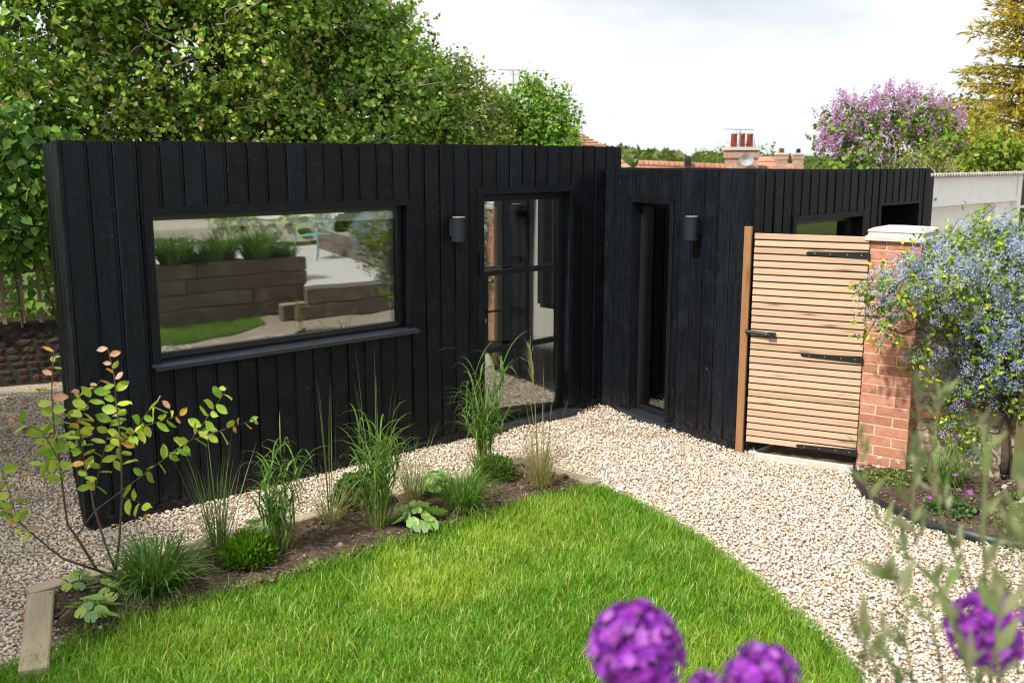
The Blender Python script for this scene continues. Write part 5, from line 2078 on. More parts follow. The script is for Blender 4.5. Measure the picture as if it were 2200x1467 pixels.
def flower_plant(name, label, c, r_, nl, nf, petal, eye, fs, seed, leafc, cat='flower', h=.12, leaf=.03, npet=12, group=None):
    """a low mat with single flowers on stalks; every flower is a part with its eye"""
    r = np.random.default_rng(seed)
    root = empty(name, c, label, cat, group)
    a = r.uniform(0, 2 * np.pi, nl)
    q = r_ * np.sqrt(r.random(nl))
    P = np.stack([c[0] + q * np.cos(a), c[1] + q * np.sin(a), c[2] + r.uniform(0, h * .7, nl) * (1 - q / r_ * .6)], 1)
    V, F, C = leaf_arrays(P, r.normal(0, 1, (nl, 3)) + arr((0, 0, .4)), r.normal(0, .5, (nl, 3)) + arr((0, 0, 1)), leaf * r.uniform(.6, 1.3, nl), vary(leafc, nl, .25, r), LEAF_OVATE)
    link('foliage', np_mesh('foliage', V, F, M['leaf'], C), root)
    ang = np.linspace(0, 2 * np.pi, npet, endpoint=False)
    tv = []
    tf = []
    for k, w in enumerate(ang):
        dv = arr((math.cos(w), math.sin(w), .18))
        sv = arr((-math.sin(w), math.cos(w), 0)) * (math.pi / npet * .9)
        b = len(tv)
        tv += [dv * .18, dv * .75 + sv, dv * 1.0 + arr((0, 0, .05)), dv * .75 - sv]
        tf.append((b, b + 1, b + 2, b + 3))
    mb = MB(); mb.add(tv, tf, petal)
    fme = mb.mesh('flower', M['petal'])
    mb = MB(); mb.lathe((0, 0, 0), [(.30, .02), (.22, .16), (.05, .22)], 8, eye)
    eme = mb.mesh('eye', M['petal'])
    st = MB()
    for i in range(nf):
        w, q = r.uniform(0, 2 * np.pi), r_ * 1.1 * math.sqrt(r.random())
        p = Vector((c[0] + q * math.cos(w), c[1] + q * math.sin(w), c[2] + h * r.uniform(.8, 1.5)))
        s = fs * r.uniform(.8, 1.15)
        o = place('flower', fme, root, p, (r.uniform(-.5, .7), r.uniform(-.6, .3), r.uniform(0, 6)), (s, s, s))
        e = bpy.data.objects.new('eye', eme)
        COL.objects.link(e)
        e.parent = o
        st.tube([(p.x * .6 + c[0] * .4, p.y * .6 + c[1] * .4, c[2]), p], .0014, 4, (.12, .2, .05))
    st.build('stalks', M['leaf'], root)
    return root


WH, YE = (.78, .76, .74), (.55, .42, .05)
LOWG = [(.11, .19, .04), (.15, .22, .05), (.20, .25, .07)]
flower_plant('daisy', 'low pale green daisy mat at the foot of the pillar', (2.69, 6.84, .03), .17, 900, 7, WH, YE, .019, 1, LOWG + [(.26, .29, .09)], h=.09, leaf=.022)
flower_plant('daisy', 'white daisies in front of the mossy post', (3.40, 6.30, .03), .20, 420, 14, WH, YE, .020, 2, LOWG, h=.11, leaf=.026)
flower_plant('daisy', 'white daisies nearest the black edging strip', (3.22, 5.90, .03), .22, 380, 14, WH, YE, .020, 3, LOWG, h=.11, leaf=.026)
flower_plant('geranium', 'magenta flowered geranium in the middle of the corner bed', (2.86, 6.20, .03), .17, 420, 11, (.46, .09, .50), (.5, .4, .5), .021, 4, [(.07, .15, .04), (.10, .18, .05)], h=.14, leaf=.034, npet=5)
grass_thing('grass_clump', 'fine dark green arching tuft between pillar and flint wall', 'grass clump', (3.03, 6.72, .03), [
    ('leaf_blades', dict(n=330, h=.40, w=.0055, lean=.5, droop=.6, cols=GR_D + GR_M, tips=GR_M, rad=.07, seed=71, segs=5))])

# ================================================================== BACKGROUND: houses, trees, hills
def stepped_roof(mb, A0, A1, B0, B1, rows, th=.05):
    """a tiled slope from eave line A0-A1 up to ridge line B0-B1 in lapped courses"""
    A0, A1, B0, B1 = map(Vector, (A0, A1, B0, B1))
    nrm = (A1 - A0).cross(B0 - A0).normalized()
    if nrm.z < 0:
        nrm = -nrm
    for i in range(rows):
        t0, t1 = i / rows, (i + 1) / rows + .15 / rows
        t1 = min(t1, 1)
        p = [A0.lerp(B0, t0), A1.lerp(B1, t0), A1.lerp(B1, t1), A0.lerp(B0, t1)]
        q = [p[0] + nrm * th, p[1] + nrm * th, p[2] + nrm * .004, p[3] + nrm * .004]
        mb.add(p + q, [(4, 5, 6, 7), (0, 1, 5, 4), (0, 4, 7, 3), (1, 2, 6, 5)])


def aerial(root, top, mastlen, boom, Y):
    part_of('aerial_mast', M['grey'], root, lambda m: m.tube([top - Vector((0, 0, mastlen)), top], .018, 6))
    def f(m):
        m.tube([top + Vector((-boom * .55, 0, .03)), top + Vector((boom * .45, 0, .10 * boom * -.3 + .03))], .011, 5)
        for k in range(9):
            x = -boom * .53 + boom * .95 * k / 8
            m.tube([top + Vector((x, -.12, .03)), top + Vector((x, .12, .03))], .006, 4)
        m.tube([top + Vector((-boom * .12, 0, .03)), top + Vector((-boom * .12, 0, -.09)), top + Vector((boom * .2, 0, -.09)), top + Vector((boom * .2, 0, .03))], .008, 4)
    part_of('aerial', M['grey'], root, f)


def chimney_stack(root, c, w, h, pots, pw, ph, mat='chim', potmat='pot'):
    st = part_of('chimney', M[mat], root, lambda m: (m.box(c[0] - w / 2, c[0] + w / 2, c[1] - w / 2, c[1] + w / 2, c[2] - 2, c[2] + h)))
    part_of('chimney_cap', M['stone'], st, lambda m: m.box(c[0] - w * .60, c[0] + w * .60, c[1] - w * .6, c[1] + w * .6, c[2] + h + .001, c[2] + h + .09))
    part_of('chimney_band', M['chim'], st, lambda m: m.box(c[0] - w * .55, c[0] + w * .55, c[1] - w * .55, c[1] + w * .55, c[2] + h - .22, c[2] + h - .05))
    for k in range(pots):
        x = c[0] + (k - (pots - 1) / 2) * pw * 1.16
        part_of('chimney_pot', M[potmat], st, lambda m: m.lathe((x, c[1], c[2] + h + .08), [(pw * .5, 0), (pw * .44, ph * .9), (pw * .5, ph * .92), (pw * .5, ph)], 14))
    return st


# house A: hipped roof beyond the annex, its ridge just over the parapet
HY = 30.0
h1 = empty('house', (5.5, 33, -5), 'red tiled house with a whitened chimney of three pots', 'house')
rz = at(1500, 358, HY).z
xl, xr = at(1372, 355, HY).x, at(1655, 365, HY).x
def f(m):
    stepped_roof(m, (xl - 2.0, HY - 3.2, rz - 2.6), (xr + .6, HY - 3.2, rz - 2.75), (xl, HY, rz + .07), (xr, HY, rz - .09), 12)
    stepped_roof(m, (xr + .6, HY + 3.2, rz - 2.6), (xl - 2, HY + 3.2, rz - 2.6), (xr, HY + .01, rz - .09), (xl, HY + .01, rz + .07), 12)
    stepped_roof(m, (xr + .6, HY - 3.2, rz - 2.75), (xr + .6, HY + 3.2, rz - 2.6), (xr, HY, rz - .09), (xr, HY + .02, rz - .09), 12)
rf = part_of('roof', M['redtile'], h1, f)
def f(m):
    n = 26
    for i in range(n):
        x0, x1 = xl + (xr - xl) * i / n, xl + (xr - xl) * (i + 1) / n - .015
        z0 = rz + .07 - .16 * i / n
        m.tube([(x0, HY, z0), (x1, HY, z0 - .005)], [.12, .112], 8)
part_of('ridge_tiles', M['redtile'], h1, f)
part_of('wall', M['render'], h1, lambda m: m.box(xl - 1.7, xr + .4, HY - 3, HY + 3, -5, rz - 2.5))
cc_ = at(1592, 350, HY - .3)
chimney_stack(h1, (cc_.x, cc_.y, cc_.z), .80, .36, 3, .20, .40, 'chim')
dp = at(1603, 344, HY - .9)
def f(m):
    n = 14
    ringp = [(0, 0, 0)]
    V = [dp + Vector((0, .05, 0))]
    for k in range(n):
        a = 2 * math.pi * k / n
        V.append(dp + Vector((.21 * math.cos(a), -.03, .17 * math.sin(a))))
    m.add(V + [p + Vector((0, .02, 0)) for p in V], [(0, 1 + k, 1 + (k + 1) % n) for k in range(n)] + [(n + 1, n + 2 + (k + 1) % n, n + 2 + k) for k in range(n)])
    m.tube([dp + Vector((0, .05, 0)), dp + Vector((0, .5, -.05))], .02, 5)
part_of('satellite_dish', M['dish'], h1, f)
aerial(h1, at(1590, 280, HY - .7), .95, .85, HY)
part_of('vent_pipe', M['alu'], h1, lambda m: (m.tube([at(1478, 356, HY - .2), at(1478, 342, HY - .2)], .11, 8), m.tube([at(1478, 342, HY - .2), at(1478, 335, HY - .2)], [.075, .06], 8)))
part_of('aerial_mast', M['grey'], h1, lambda m: m.tube([at(1618, 352, HY - .3), at(1621, 297, HY - .3)], .012, 5))

# house B: hip end seen at the end of the main block
h2 = empty('house', (3.0, 27, -4), 'red tiled roof hip showing beside the end of the tall black wall', 'house')
Y2 = 26.0
def f(m):
    a = at(1296, 318, Y2); b = at(1368, 361, Y2 - 1.5)
    stepped_roof(m, (a.x - 5, Y2 - 3, a.z - 2.4), (b.x + 1.4, Y2 - 3, b.z - 1.5), (a.x - 4, Y2 + 1, a.z), (a.x, Y2 + 1, a.z), 14)
    stepped_roof(m, (b.x + 1.4, Y2 - 3, b.z - 1.5), (b.x + 1.4, Y2 + 5, b.z - 1.5), (a.x, Y2 + 1, a.z), (a.x, Y2 + 1.05, a.z), 14)
part_of('roof', M['redtile'], h2, f)
def f(m):
    a = at(1296, 318, Y2); b = at(1368, 361, Y2 - 1.5)
    p, q = Vector((a.x, Y2 + 1, a.z + .04)), Vector((b.x + 1.4, Y2 - 3, b.z - 1.46))
    for i in range(16):
        m.tube([p.lerp(q, i / 16), p.lerp(q, (i + .92) / 16)], [.10, .115], 7)
part_of('hip_tiles', M['browntile'], h2, f)
part_of('wall', M['render'], h2, lambda m: m.box(at(1296, 318, Y2).x - 4.6, at(1368, 361, Y2).x + 1, Y2 - 2.7, Y2 + 4.5, -5, at(1368, 361, Y2).z - 1.4))

# house C: behind the elder, with the tall aerial
h3 = empty('house', (.2, 26, -3), 'brown tiled house roof half hidden by the elder, carrying a tall aerial', 'house')
Y3 = 24.5
def f(m):
    rg = at(1150, 238, Y3)
    e = at(1306, 317, Y3)
    stepped_roof(m, (rg.x - 3.4, Y3 - 2.4, e.z - .25), (e.x + .1, Y3 - 2.4, e.z - .25), (rg.x - 1.4, Y3 + .6, rg.z), (rg.x + .15, Y3 + .6, rg.z), 18)
    stepped_roof(m, (e.x + .1, Y3 - 2.4, e.z - .25), (e.x + .1, Y3 + 3.4, e.z - .25), (rg.x + .15, Y3 + .6, rg.z), (rg.x + .15, Y3 + .65, rg.z), 18)
part_of('roof', M['browntile'], h3, f)
part_of('wall', M['render'], h3, lambda m: m.box(at(1150, 300, Y3).x - 3.1, at(1300, 300, Y3).x, Y3 - 2, Y3 + 3, -4.5, at(1306, 317, Y3).z - .2))
aerial(h3, at(1103, 153, Y3), 1.7, .66, Y3)

# houses D, E: further roofs with single chimneys
for (u0, u1, vr, Y, uc, vt, lab, pm) in ((1612, 1668, 337, 47, 1679, 332, 'small red roofed house with a single red chimney pot', 'pot'),
                                         (1640, 1725, 352, 52, 1715, 332, 'farther red roofed house whose chimney has a dark cowl', 'alu')):
    p, q = at(u0, vr, Y), at(u1, vr, Y)
    hh = empty('house', (p.x, Y, -5), lab, 'house', 'distant roofs beyond the annex')
    def f(m):
        stepped_roof(m, (p.x - 1, Y - 3, p.z - 2.2), (q.x + .7, Y - 3, p.z - 2.2), (p.x, Y, p.z), (q.x, Y, p.z), 9)
        stepped_roof(m, (q.x + .7, Y - 3, p.z - 2.2), (q.x + .7, Y + 3, p.z - 2.2), (q.x, Y, p.z), (q.x, Y + .05, p.z), 9)
        stepped_roof(m, (p.x - 1, Y + 3, p.z - 2.2), (p.x - 1, Y - 3, p.z - 2.2), (p.x, Y + .05, p.z), (p.x, Y, p.z), 9)
    part_of('roof', M['redtile'], hh, f)
    part_of('wall', M['render'], hh, lambda m: m.box(p.x - .8, q.x + .5, Y - 2.7, Y + 2.7, -6, p.z - 2.1))
    c = at(uc, vt, Y - .5)
    chimney_stack(hh, (c.x, c.y, c.z - .42), .46, .40, 1, .24, .22, 'chim', pm)


def far_tree(label, u, v, Y, r_, cols, seed, n=320, leaf=None):
    c = at(u, v, Y)
    lobs = [(c.x, c.y, c.z, r_, r_, r_ * .9)]
    rr = random.Random(seed)
    for _ in range(5):
        lobs.append((c.x + rr.uniform(-.75, .75) * r_, c.y + rr.uniform(-.5, .5) * r_, c.z + rr.uniform(-.6, .35) * r_, r_ * .6, r_ * .6, r_ * .55))
    tree('round_tree', label, 'tree', (c.x, c.y, -5), lobs, dict(ntwig=n, per=7, leaf=leaf or r_ * .13, cols=cols, tpl=LEAF_OVATE, twig=r_ * .3, shell=.6), .2, seed=seed, group='round trees among the distant roofs')


FT = [(.13, .17, .03), (.17, .2, .035), (.10, .145, .028)]
FT2 = [(.07, .115, .025), (.10, .15, .03)]
far_tree('round pale green tree behind the whitened chimney', 1590, 372, 75, 2.5, FT, 71)
far_tree('pale green tree crown just before the whitened chimney', 1540, 365, 70, 1.5, FT, 72)
far_tree('darker green tree in front of the wooded hill', 1505, 372, 60, 1.1, FT2, 73)
far_tree('dark green tree crown between the two single chimneys', 1697, 358, 66, .8, FT2, 74)
far_tree('broad green tree beside the lilac', 1760, 375, 60, 1.2, FT2 + FT, 75)
far_tree('low green tree between lilac and last chimney', 1815, 372, 58, 1.2, FT, 76)


def woods():
    r = np.random.default_rng(14)
    parts = []
    n = 520
    u = r.uniform(1250, 2300, n)
    band = r.random(n)
    Y = 170 + 330 * band ** 1.2
    x = (u - 1100) / 2139 * Y
    # tree tops just over the horizon, higher towards the west
    vtop = np.interp(u, [1250, 1330, 1400, 1480, 1560, 1700, 1850, 2300], [312, 318, 326, 332, 330, 340, 342, 340]) + (1 - band) * 24 + r.uniform(-5, 5, n)
    ztop = HC + (340 - vtop) / 2139 * Y
    rad = r.uniform(3.0, 6.5, n)
    k = 46
    d_ = unit(r.normal(0, 1, (n, k, 3)))
    d_[..., 2] = np.abs(d_[..., 2]) - .25
    c = np.stack([x, Y, ztop - rad * .8], 1)
    P = c[:, None] + d_ * rad[:, None, None] * arr((1, 1, .85)) * r.uniform(.75, 1.05, (n, k, 1))
    base = arr([(.10, .145, .03), (.13, .17, .035), (.07, .11, .028), (.15, .185, .045)])[r.integers(0, 4, n)]
    col = np.repeat(base[:, None], k, 1) * r.uniform(.75, 1.25, (n, k, 1))
    sz = (rad[:, None] * r.uniform(.5, .85, (n, k))).ravel()
    V, F, C = leaf_arrays(P.reshape(-1, 3), r.normal(0, 1, (n * k, 3)), (d_ + r.normal(0, .3, (n, k, 3)) + arr((0, 0, .3))).reshape(-1, 3), sz, col.reshape(-1, 3), LEAF_HEART)
    o = link('woods', np_mesh('woods', V, F, M['leaf'], C))
    tag(o, 'far wooded hillside beyond the roofs', 'woods', kind='stuff')
woods()


# ------------------------------------------------------------------ lilac
def lilac():
    Y = 14.3
    lob = [L_(1800, 300, Y, .30), L_(1840, 268, Y, .34), L_(1905, 255, Y, .34), L_(1965, 260, Y, .34), L_(2010, 285, Y, .32), L_(1880, 290, Y + .2, .40), L_(1790, 335, Y, .22), L_(1850, 345, Y, .38), L_(1950, 330, Y + .3, .40), L_(2030, 340, Y, .30)]
    root = empty('lilac', (5.6, Y, 0), 'purple flowering lilac with bare grey stems behind the annex', 'shrub')
    rr = random.Random(2)
    mb = MB()
    for k in range(46):
        b = Vector((5.55 + rr.uniform(-.45, .6), Y + rr.uniform(-.3, .3), .9))
        e = Vector(rr.choice(lob[:6])[:3]) + Vector((rr.uniform(-.25, .25), rr.uniform(-.25, .1), rr.uniform(-.1, .15)))
        mb.tube(limb_pts(b, e, rr, .12, 6), [.022, .02, .017, .013, .009, .005], 5)
    mb.build('branches', M['greybark'], root, True)
    V, F, C = leaf_cloud(lob, 520, 6, .095, [(.11, .21, .035), (.16, .27, .04), (.22, .32, .055)], 81, tpl=LEAF_HEART, twig=.22, shell=.55)
    link('foliage', np_mesh('foliage', V, F, M['leaf'], C), root)
    r = np.random.default_rng(5)
    la = arr(lob)
    n = 330
    k = r.integers(0, 9, n)
    d_ = unit(r.normal(0, 1, (n, 3)) + arr((-.15, -.3, .75)))
    c = la[k, :3] + d_ * la[k, 3:] * r.uniform(.85, 1.15, n)[:, None]
    m = 34
    t = r.random((n, m))
    H = r.uniform(.14, .26, (n, 1))
    w = .055 * (1 - t * .85)
    a = r.uniform(0, 2 * np.pi, (n, m))
    ax = unit(d_ * .4 + arr((0, 0, 1)) + r.normal(0, .25, (n, 3)))
    P = c[:, None] + ax[:, None] * (t * H)[..., None] + np.stack([w * np.cos(a), w * np.sin(a), 0 * w], -1)
    pal = arr([(.54, .33, .50), (.63, .43, .58), (.45, .23, .43)])[r.integers(0, 3, n)]
    col = np.repeat(pal[:, None], m, 1) * r.uniform(.8, 1.25, (n, m, 1))
    nr = np.stack([np.cos(a), np.sin(a), 0 * a + .4], -1) + r.normal(0, .4, (n, m, 3))
    V, F, C = leaf_arrays(P.reshape(-1, 3), r.normal(0, 1, (n * m, 3)), nr.reshape(-1, 3), np.full(n * m, .036), col.reshape(-1, 3), PETAL)
    link('blossom', np_mesh('blossom', V, F, M['petal'], C), root)
lilac()


# ------------------------------------------------------------------ golden conifer and yellow bushes
def conifer():
    Y = 18.0
    root = empty('golden_conifer', (9.05, Y, 0), 'golden yellow feathery conifer at the edge of the view', 'tree')
    rr = random.Random(9)
    mb = MB()
    top = 6.2
    mb.tube([(9.05, Y, 0), (9.08, Y, 3), (9.05, Y, top)], [.16, .11, .02], 8)
    mb.build('trunk', M['bark'], root, True)
    br = MB()
    r = np.random.default_rng(31)
    Ps, As, Ns, Cs, Ss = [], [], [], [], []
    nb_ = 190
    for i in range(nb_):
        z = .6 + (top - .7) * (i / nb_) ** .9
        a = i * 2.399 + rr.uniform(-.3, .3)
        L = (1.75 * (1 - (z / top) ** 1.3) + .22) * rr.uniform(.6, 1.15)
        d_ = Vector((math.cos(a), math.sin(a), rr.uniform(-.05, .4)))
        b = Vector((9.06, Y, z))
        e = b + d_ * L
        br.tube([b, b.lerp(e, .5) + Vector((0, 0, .05)), e], [.022, .014, .005], 4)
        m = int(110 * L / 1.2) + 20
        t = r.uniform(.28, 1.03, m)
        spread = .24 * (1.15 - t)
        P = arr(b) + (arr(e) - arr(b)) * t[:, None] + r.normal(0, 1, (m, 3)) * (spread * .75 + .035)[:, None] * arr((1, 1, .45))
        Ps.append(P)
        As.append(arr(d_) * .9 + r.normal(0, .5, (m, 3)) + arr((0, 0, -.12)))
        Ns.append(r.normal(0, .6, (m, 3)) + arr((0, 0, 1)))
        g = r.random((m, 1))
        Cs.append((arr((.60, .43, .06)) * g + arr((.30, .28, .05)) * (1 - g)) * r.uniform(.7, 1.2, (m, 1)))
        Ss.append(r.uniform(.09, .19, m))
    br.build('branches', M['bark'], root, True)
    V, F, C = leaf_arrays(np.concatenate(Ps), np.concatenate(As), np.concatenate(Ns), np.concatenate(Ss), np.concatenate(Cs), LEAF_NARROW)
    link('crown', np_mesh('crown', V, F, M['leaf'], C), root)
conifer()
YL = [(.46, .38, .06), (.54, .43, .07), (.34, .32, .05), (.25, .28, .05)]
tree('yellow_shrub', 'golden leafed bush between the lilac and the golden conifer', 'shrub', (7.6, 17.2, 0), [L_(2060, 290, 17, .5), L_(2100, 270, 17.2, .42), L_(2120, 320, 17, .5), L_(2060, 340, 16.8, .5)],
     dict(ntwig=700, per=8, leaf=.085, cols=YL, tpl=LEAF_NARROW, twig=.25, shell=.6), .06, seed=91)
tree('yellow_shrub', 'lime yellow broad leaved bush just above the garage roof', 'shrub', (6.9, 14.0, 0), [L_(2130, 350, 14, .38), L_(2185, 352, 14, .36), L_(2085, 368, 14, .28), L_(2235, 345, 14, .4)],
     dict(ntwig=420, per=7, leaf=.12, cols=[(.20, .28, .03), (.28, .34, .04), (.14, .21, .03)], tpl=LEAF_OVATE, twig=.22, shell=.6), .05, seed=92)
tree('green_shrub', 'mid green bush behind the lilac and the yellow bushes', 'shrub', (7.6, 19.5, 0), [L_(2050, 262, 19.5, .45), L_(2090, 260, 19.5, .4), L_(2020, 300, 19.5, .5)],
     dict(ntwig=420, per=7, leaf=.10, cols=FT2 + FT, tpl=LEAF_OVATE, twig=.25, shell=.6), .06, seed=93)
tree('bare_shrub', 'half bare pale stemmed shrub with few leaves over the garage edge', 'shrub', (5.75, 12.6, 0), [L_(1990, 350, 12.8, .22), L_(2030, 345, 12.8, .25), L_(1960, 352, 12.8, .2)],
     dict(ntwig=120, per=5, leaf=.07, cols=YL[2:] + LOWG, tpl=LEAF_OVATE, twig=.2, shell=.7), .03, 'greybark', seed=94, fine=4)

# ================================================================== TERRACE SIDE (seen in the glass, and where the camera stands)
def old_sleeper_run(name, label, pts, rows, h, parent=None, z0=0.0, th=.12, seed=0):
    rr = random.Random(seed)
    root = empty(name, (pts[0][0], pts[0][1], z0), label, 'planter', 'old sleeper planters of the terrace')
    for i in range(len(pts) - 1):
        p, q = Vector((*pts[i], 0)), Vector((*pts[i + 1], 0))
        L = (q - p).length
        d_ = (q - p) / L
        for r_ in range(rows):
            s = 0.0
            first = True
            while s < L - .05:
                ln = rr.uniform(.9, 1.9) if not first else rr.uniform(.4, 1.6)
                first = False
                e = min(L, s + ln)
                if L - e < .3:
                    e = L
                off = Vector((d_.y, -d_.x, 0)) * rr.uniform(-.008, .008)
                plank(p + d_ * (s + .004) + off, p + d_ * (e - .004) + off, th, h - .008, 'sleeper', M['oldsleeper'], root, z0 + r_ * h, .01)
                s = e
    return root


PL = [(-1.4, 1.95), (2.6, 1.95), (4.72, 3.25), (6.4, 4.92)]
old_sleeper_run('planter', 'tall dark sleeper planter of the terrace with grasses and daisies', PL, 4, .2125, seed=1)
old_sleeper_run('planter', 'lower sleeper planter along the far side of the paving', [(7.42, 6.14), (11.8, 3.7)], 2, .2, z0=.47, seed=2)
old_sleeper_run('planter', 'sleeper riser under the front edge of the paving', [(5.62, 5.13), (6.95, 6.47)], 2, .22, seed=3)
sd_ = empty('planter_soil', (1.5, 1.0, .8), 'dark soil filling the tall terrace planter', 'soil')
mb = MB()
sp = [(-1.4, 2.01), (2.57, 2.01), (4.67, 3.30), (6.32, 4.92), (6.75, 4.55), (5.1, 2.75), (3.0, 1.1), (2.6, .75), (-1.4, .75)]
sp = [(-1.4, 1.89), (2.62, 1.89), (4.74, 3.17), (6.42, 4.85), (6.9, 4.45), (5.2, 2.6), (3.0, .85), (-1.4, .85)]
mb.add([(x, y, .80) for x, y in sp], [tuple(range(len(sp)))[::-1]])
mb.build('soil_surface', M['soil'], sd_)
mb = MB()
deck = [(5.62, 5.12), (6.95, 6.45), (12.5, 6.6), (12.5, -4), (-4, -4), (-4, .8), (3.0, .8), (5.25, 2.55), (6.95, 4.45), (6.45, 4.95)]
mb.add([(x, y, .47) for x, y in deck] + [(x, y, .40) for x, y in deck], [tuple(range(len(deck)))[::-1]] + [(i, (i + 1) % len(deck), len(deck) + (i + 1) % len(deck), len(deck) + i)[::-1] for i in range(len(deck))])
tag(mb.build('paving', M['paving']), kind='structure')
stp = empty('garden_step', (6.1, 5.4, 0), 'pale edged timber step up to the paving', 'step')
plank((5.42, 4.80, 0), (6.95, 6.22, 0), .14, .20, 'sleeper', M['oldsleeper'], stp)
plank((5.40, 4.82, 0), (6.95, 6.25, 0), .16, .03, 'tread_edge', M['sleeper'], stp, .2)
plank((5.50, 4.98, 0), (6.90, 6.36, 0), .20, .19, 'sleeper', M['oldsleeper'], stp)
# plants in the tall planter, seen in the window
PLAB = ['tallest rush clump in the terrace planter', 'dark rush clump second in the terrace planter', 'leafy clump third in the terrace planter', 'dark bushy clump between the daisies of the terrace planter',
        'dark clump behind the first daisies of the terrace planter', 'bushy clump before the planter end', 'low clump at the planter end', 'dark back row clump nearest the paving corner', 'back row clump of the terrace planter']
for i, (x, y, h, w) in enumerate(((4.45, 2.85, .72, .011), (4.75, 3.05, .66, .010), (5.05, 3.42, .48, .02), (5.52, 3.86, .46, .018), (5.75, 3.9, .62, .012), (5.95, 4.32, .44, .018), (6.35, 4.62, .34, .012), (6.3, 4.3, .62, .014), (5.35, 3.3, .6, .012))):
    grass_thing('grass_clump', PLAB[i], 'grass clump', (x, y, .8), [
        ('leaf_blades', dict(n=300, h=h, w=w, lean=.38, droop=.35, cols=GR_D, tips=GR_M, rad=.17, seed=80 + i, segs=4))])
flower_plant('daisy', 'white daisy clump in the tall terrace planter', (5.28, 3.62, .8), .25, 700, 60, WH, YE, .026, 52, [(.05, .1, .03), (.08, .14, .03)], h=.3, leaf=.06)
flower_plant('daisy', 'small daisy clump at the end of the tall terrace planter', (6.12, 4.46, .8), .2, 500, 22, WH, YE, .024, 54, [(.05, .1, .03), (.08, .14, .03)], h=.22, leaf=.05)
for i, (x, y, h) in enumerate(((13.6, 6.6, 2.6), (13.9, 4.8, 3.0), (14.2, 3.0, 2.7), (14.5, 1.2, 2.9))):
    tree('boundary_shrub', ['dark shrub behind the rendered wall, first from the corner', 'tallest dark shrub behind the rendered wall', 'dark shrub behind the middle of the rendered wall', 'dark shrub behind the far end of the rendered wall'][i], 'shrub', (x, y, 0),
         [(x, y, h * .45, .9, 1.0, h * .45), (x + .2, y + .3, h * .7, .8, .9, h * .3)],
         dict(ntwig=420, per=7, leaf=.2, cols=HEDGE_C, tpl=LEAF_HEART, twig=.34), .07, seed=120 + i, group='shrubs behind the rendered wall')
for i in range(4):
    x, y = 7.9 + i * .95, 6.05 - i * .53
    ball_shrub('terrace_shrub', ['round dark shrub nearest the step in the low planter', 'daisy like pale shrub in the low planter', 'mid green shrub in the low planter', 'far green shrub in the low planter'][i], (x, y + .25, .85), .32, 800, .11, [(.06, .12, .025), (.09, .15, .03)], 60 + i, tpl=LEAF_OVATE)


def chair():
    c = Vector((9.55, 4.25, .47))
    root = empty('garden_chair', c, 'pale turquoise metal garden chair on the paving', 'chair', rz=.6)
    fr = Frame((c.x, c.y), 60)
    P = lambda s, d_, z: fr(s, d_, z + .47)
    for s, d_ in ((-.22, -.2), (.22, -.2), (-.24, .24), (.24, .24)):
        part_of('leg', M['teal'], root, lambda m: m.tube([P(s * 1.1, d_ * 1.1, 0), P(s, d_, .44)], .011, 6))
    def f(m):
        m.wbox(fr, -.24, .24, -.23, .25, .905, .92)
    part_of('seat', M['teal'], root, f)
    def f(m):
        m.tube([P(-.23, -.22, .45), P(-.24, -.30, .85), P(-.12, -.33, .92), P(.12, -.33, .92), P(.24, -.30, .85), P(.23, -.22, .45)], .011, 6)
        for k in range(5):
            s = -.16 + .08 * k
            m.tube([P(s, -.22, .45), P(s, -.325, .91)], .006, 5)
    part_of('backrest', M['teal'], root, f)
    for sg in (-1, 1):
        part_of('armrest', M['teal'], root, lambda m: m.tube([P(.24 * sg, .24, .44), P(.27 * sg, .22, .64), P(.27 * sg, -.2, .66), P(.235 * sg, -.26, .62)], .010, 6))
chair()
# rendered garden wall behind the terrace
gw_ = empty('rendered_wall', (13, 2.5, 0), 'cream rendered wall closing the terrace', 'wall')
part_of('wall', M['render'], gw_, lambda m: m.wbox(Frame((12.6, 8.0), 170), 0, 9, -.2, 0, .47, .98))
part_of('added_white_strip', M['white'], gw_, lambda m: m.wbox(Frame((12.6, 8.0), 170), -.05, 9.05, -.23, .04, .982, 1.12))  # white strip added to give a pale band in the wide window's reflection

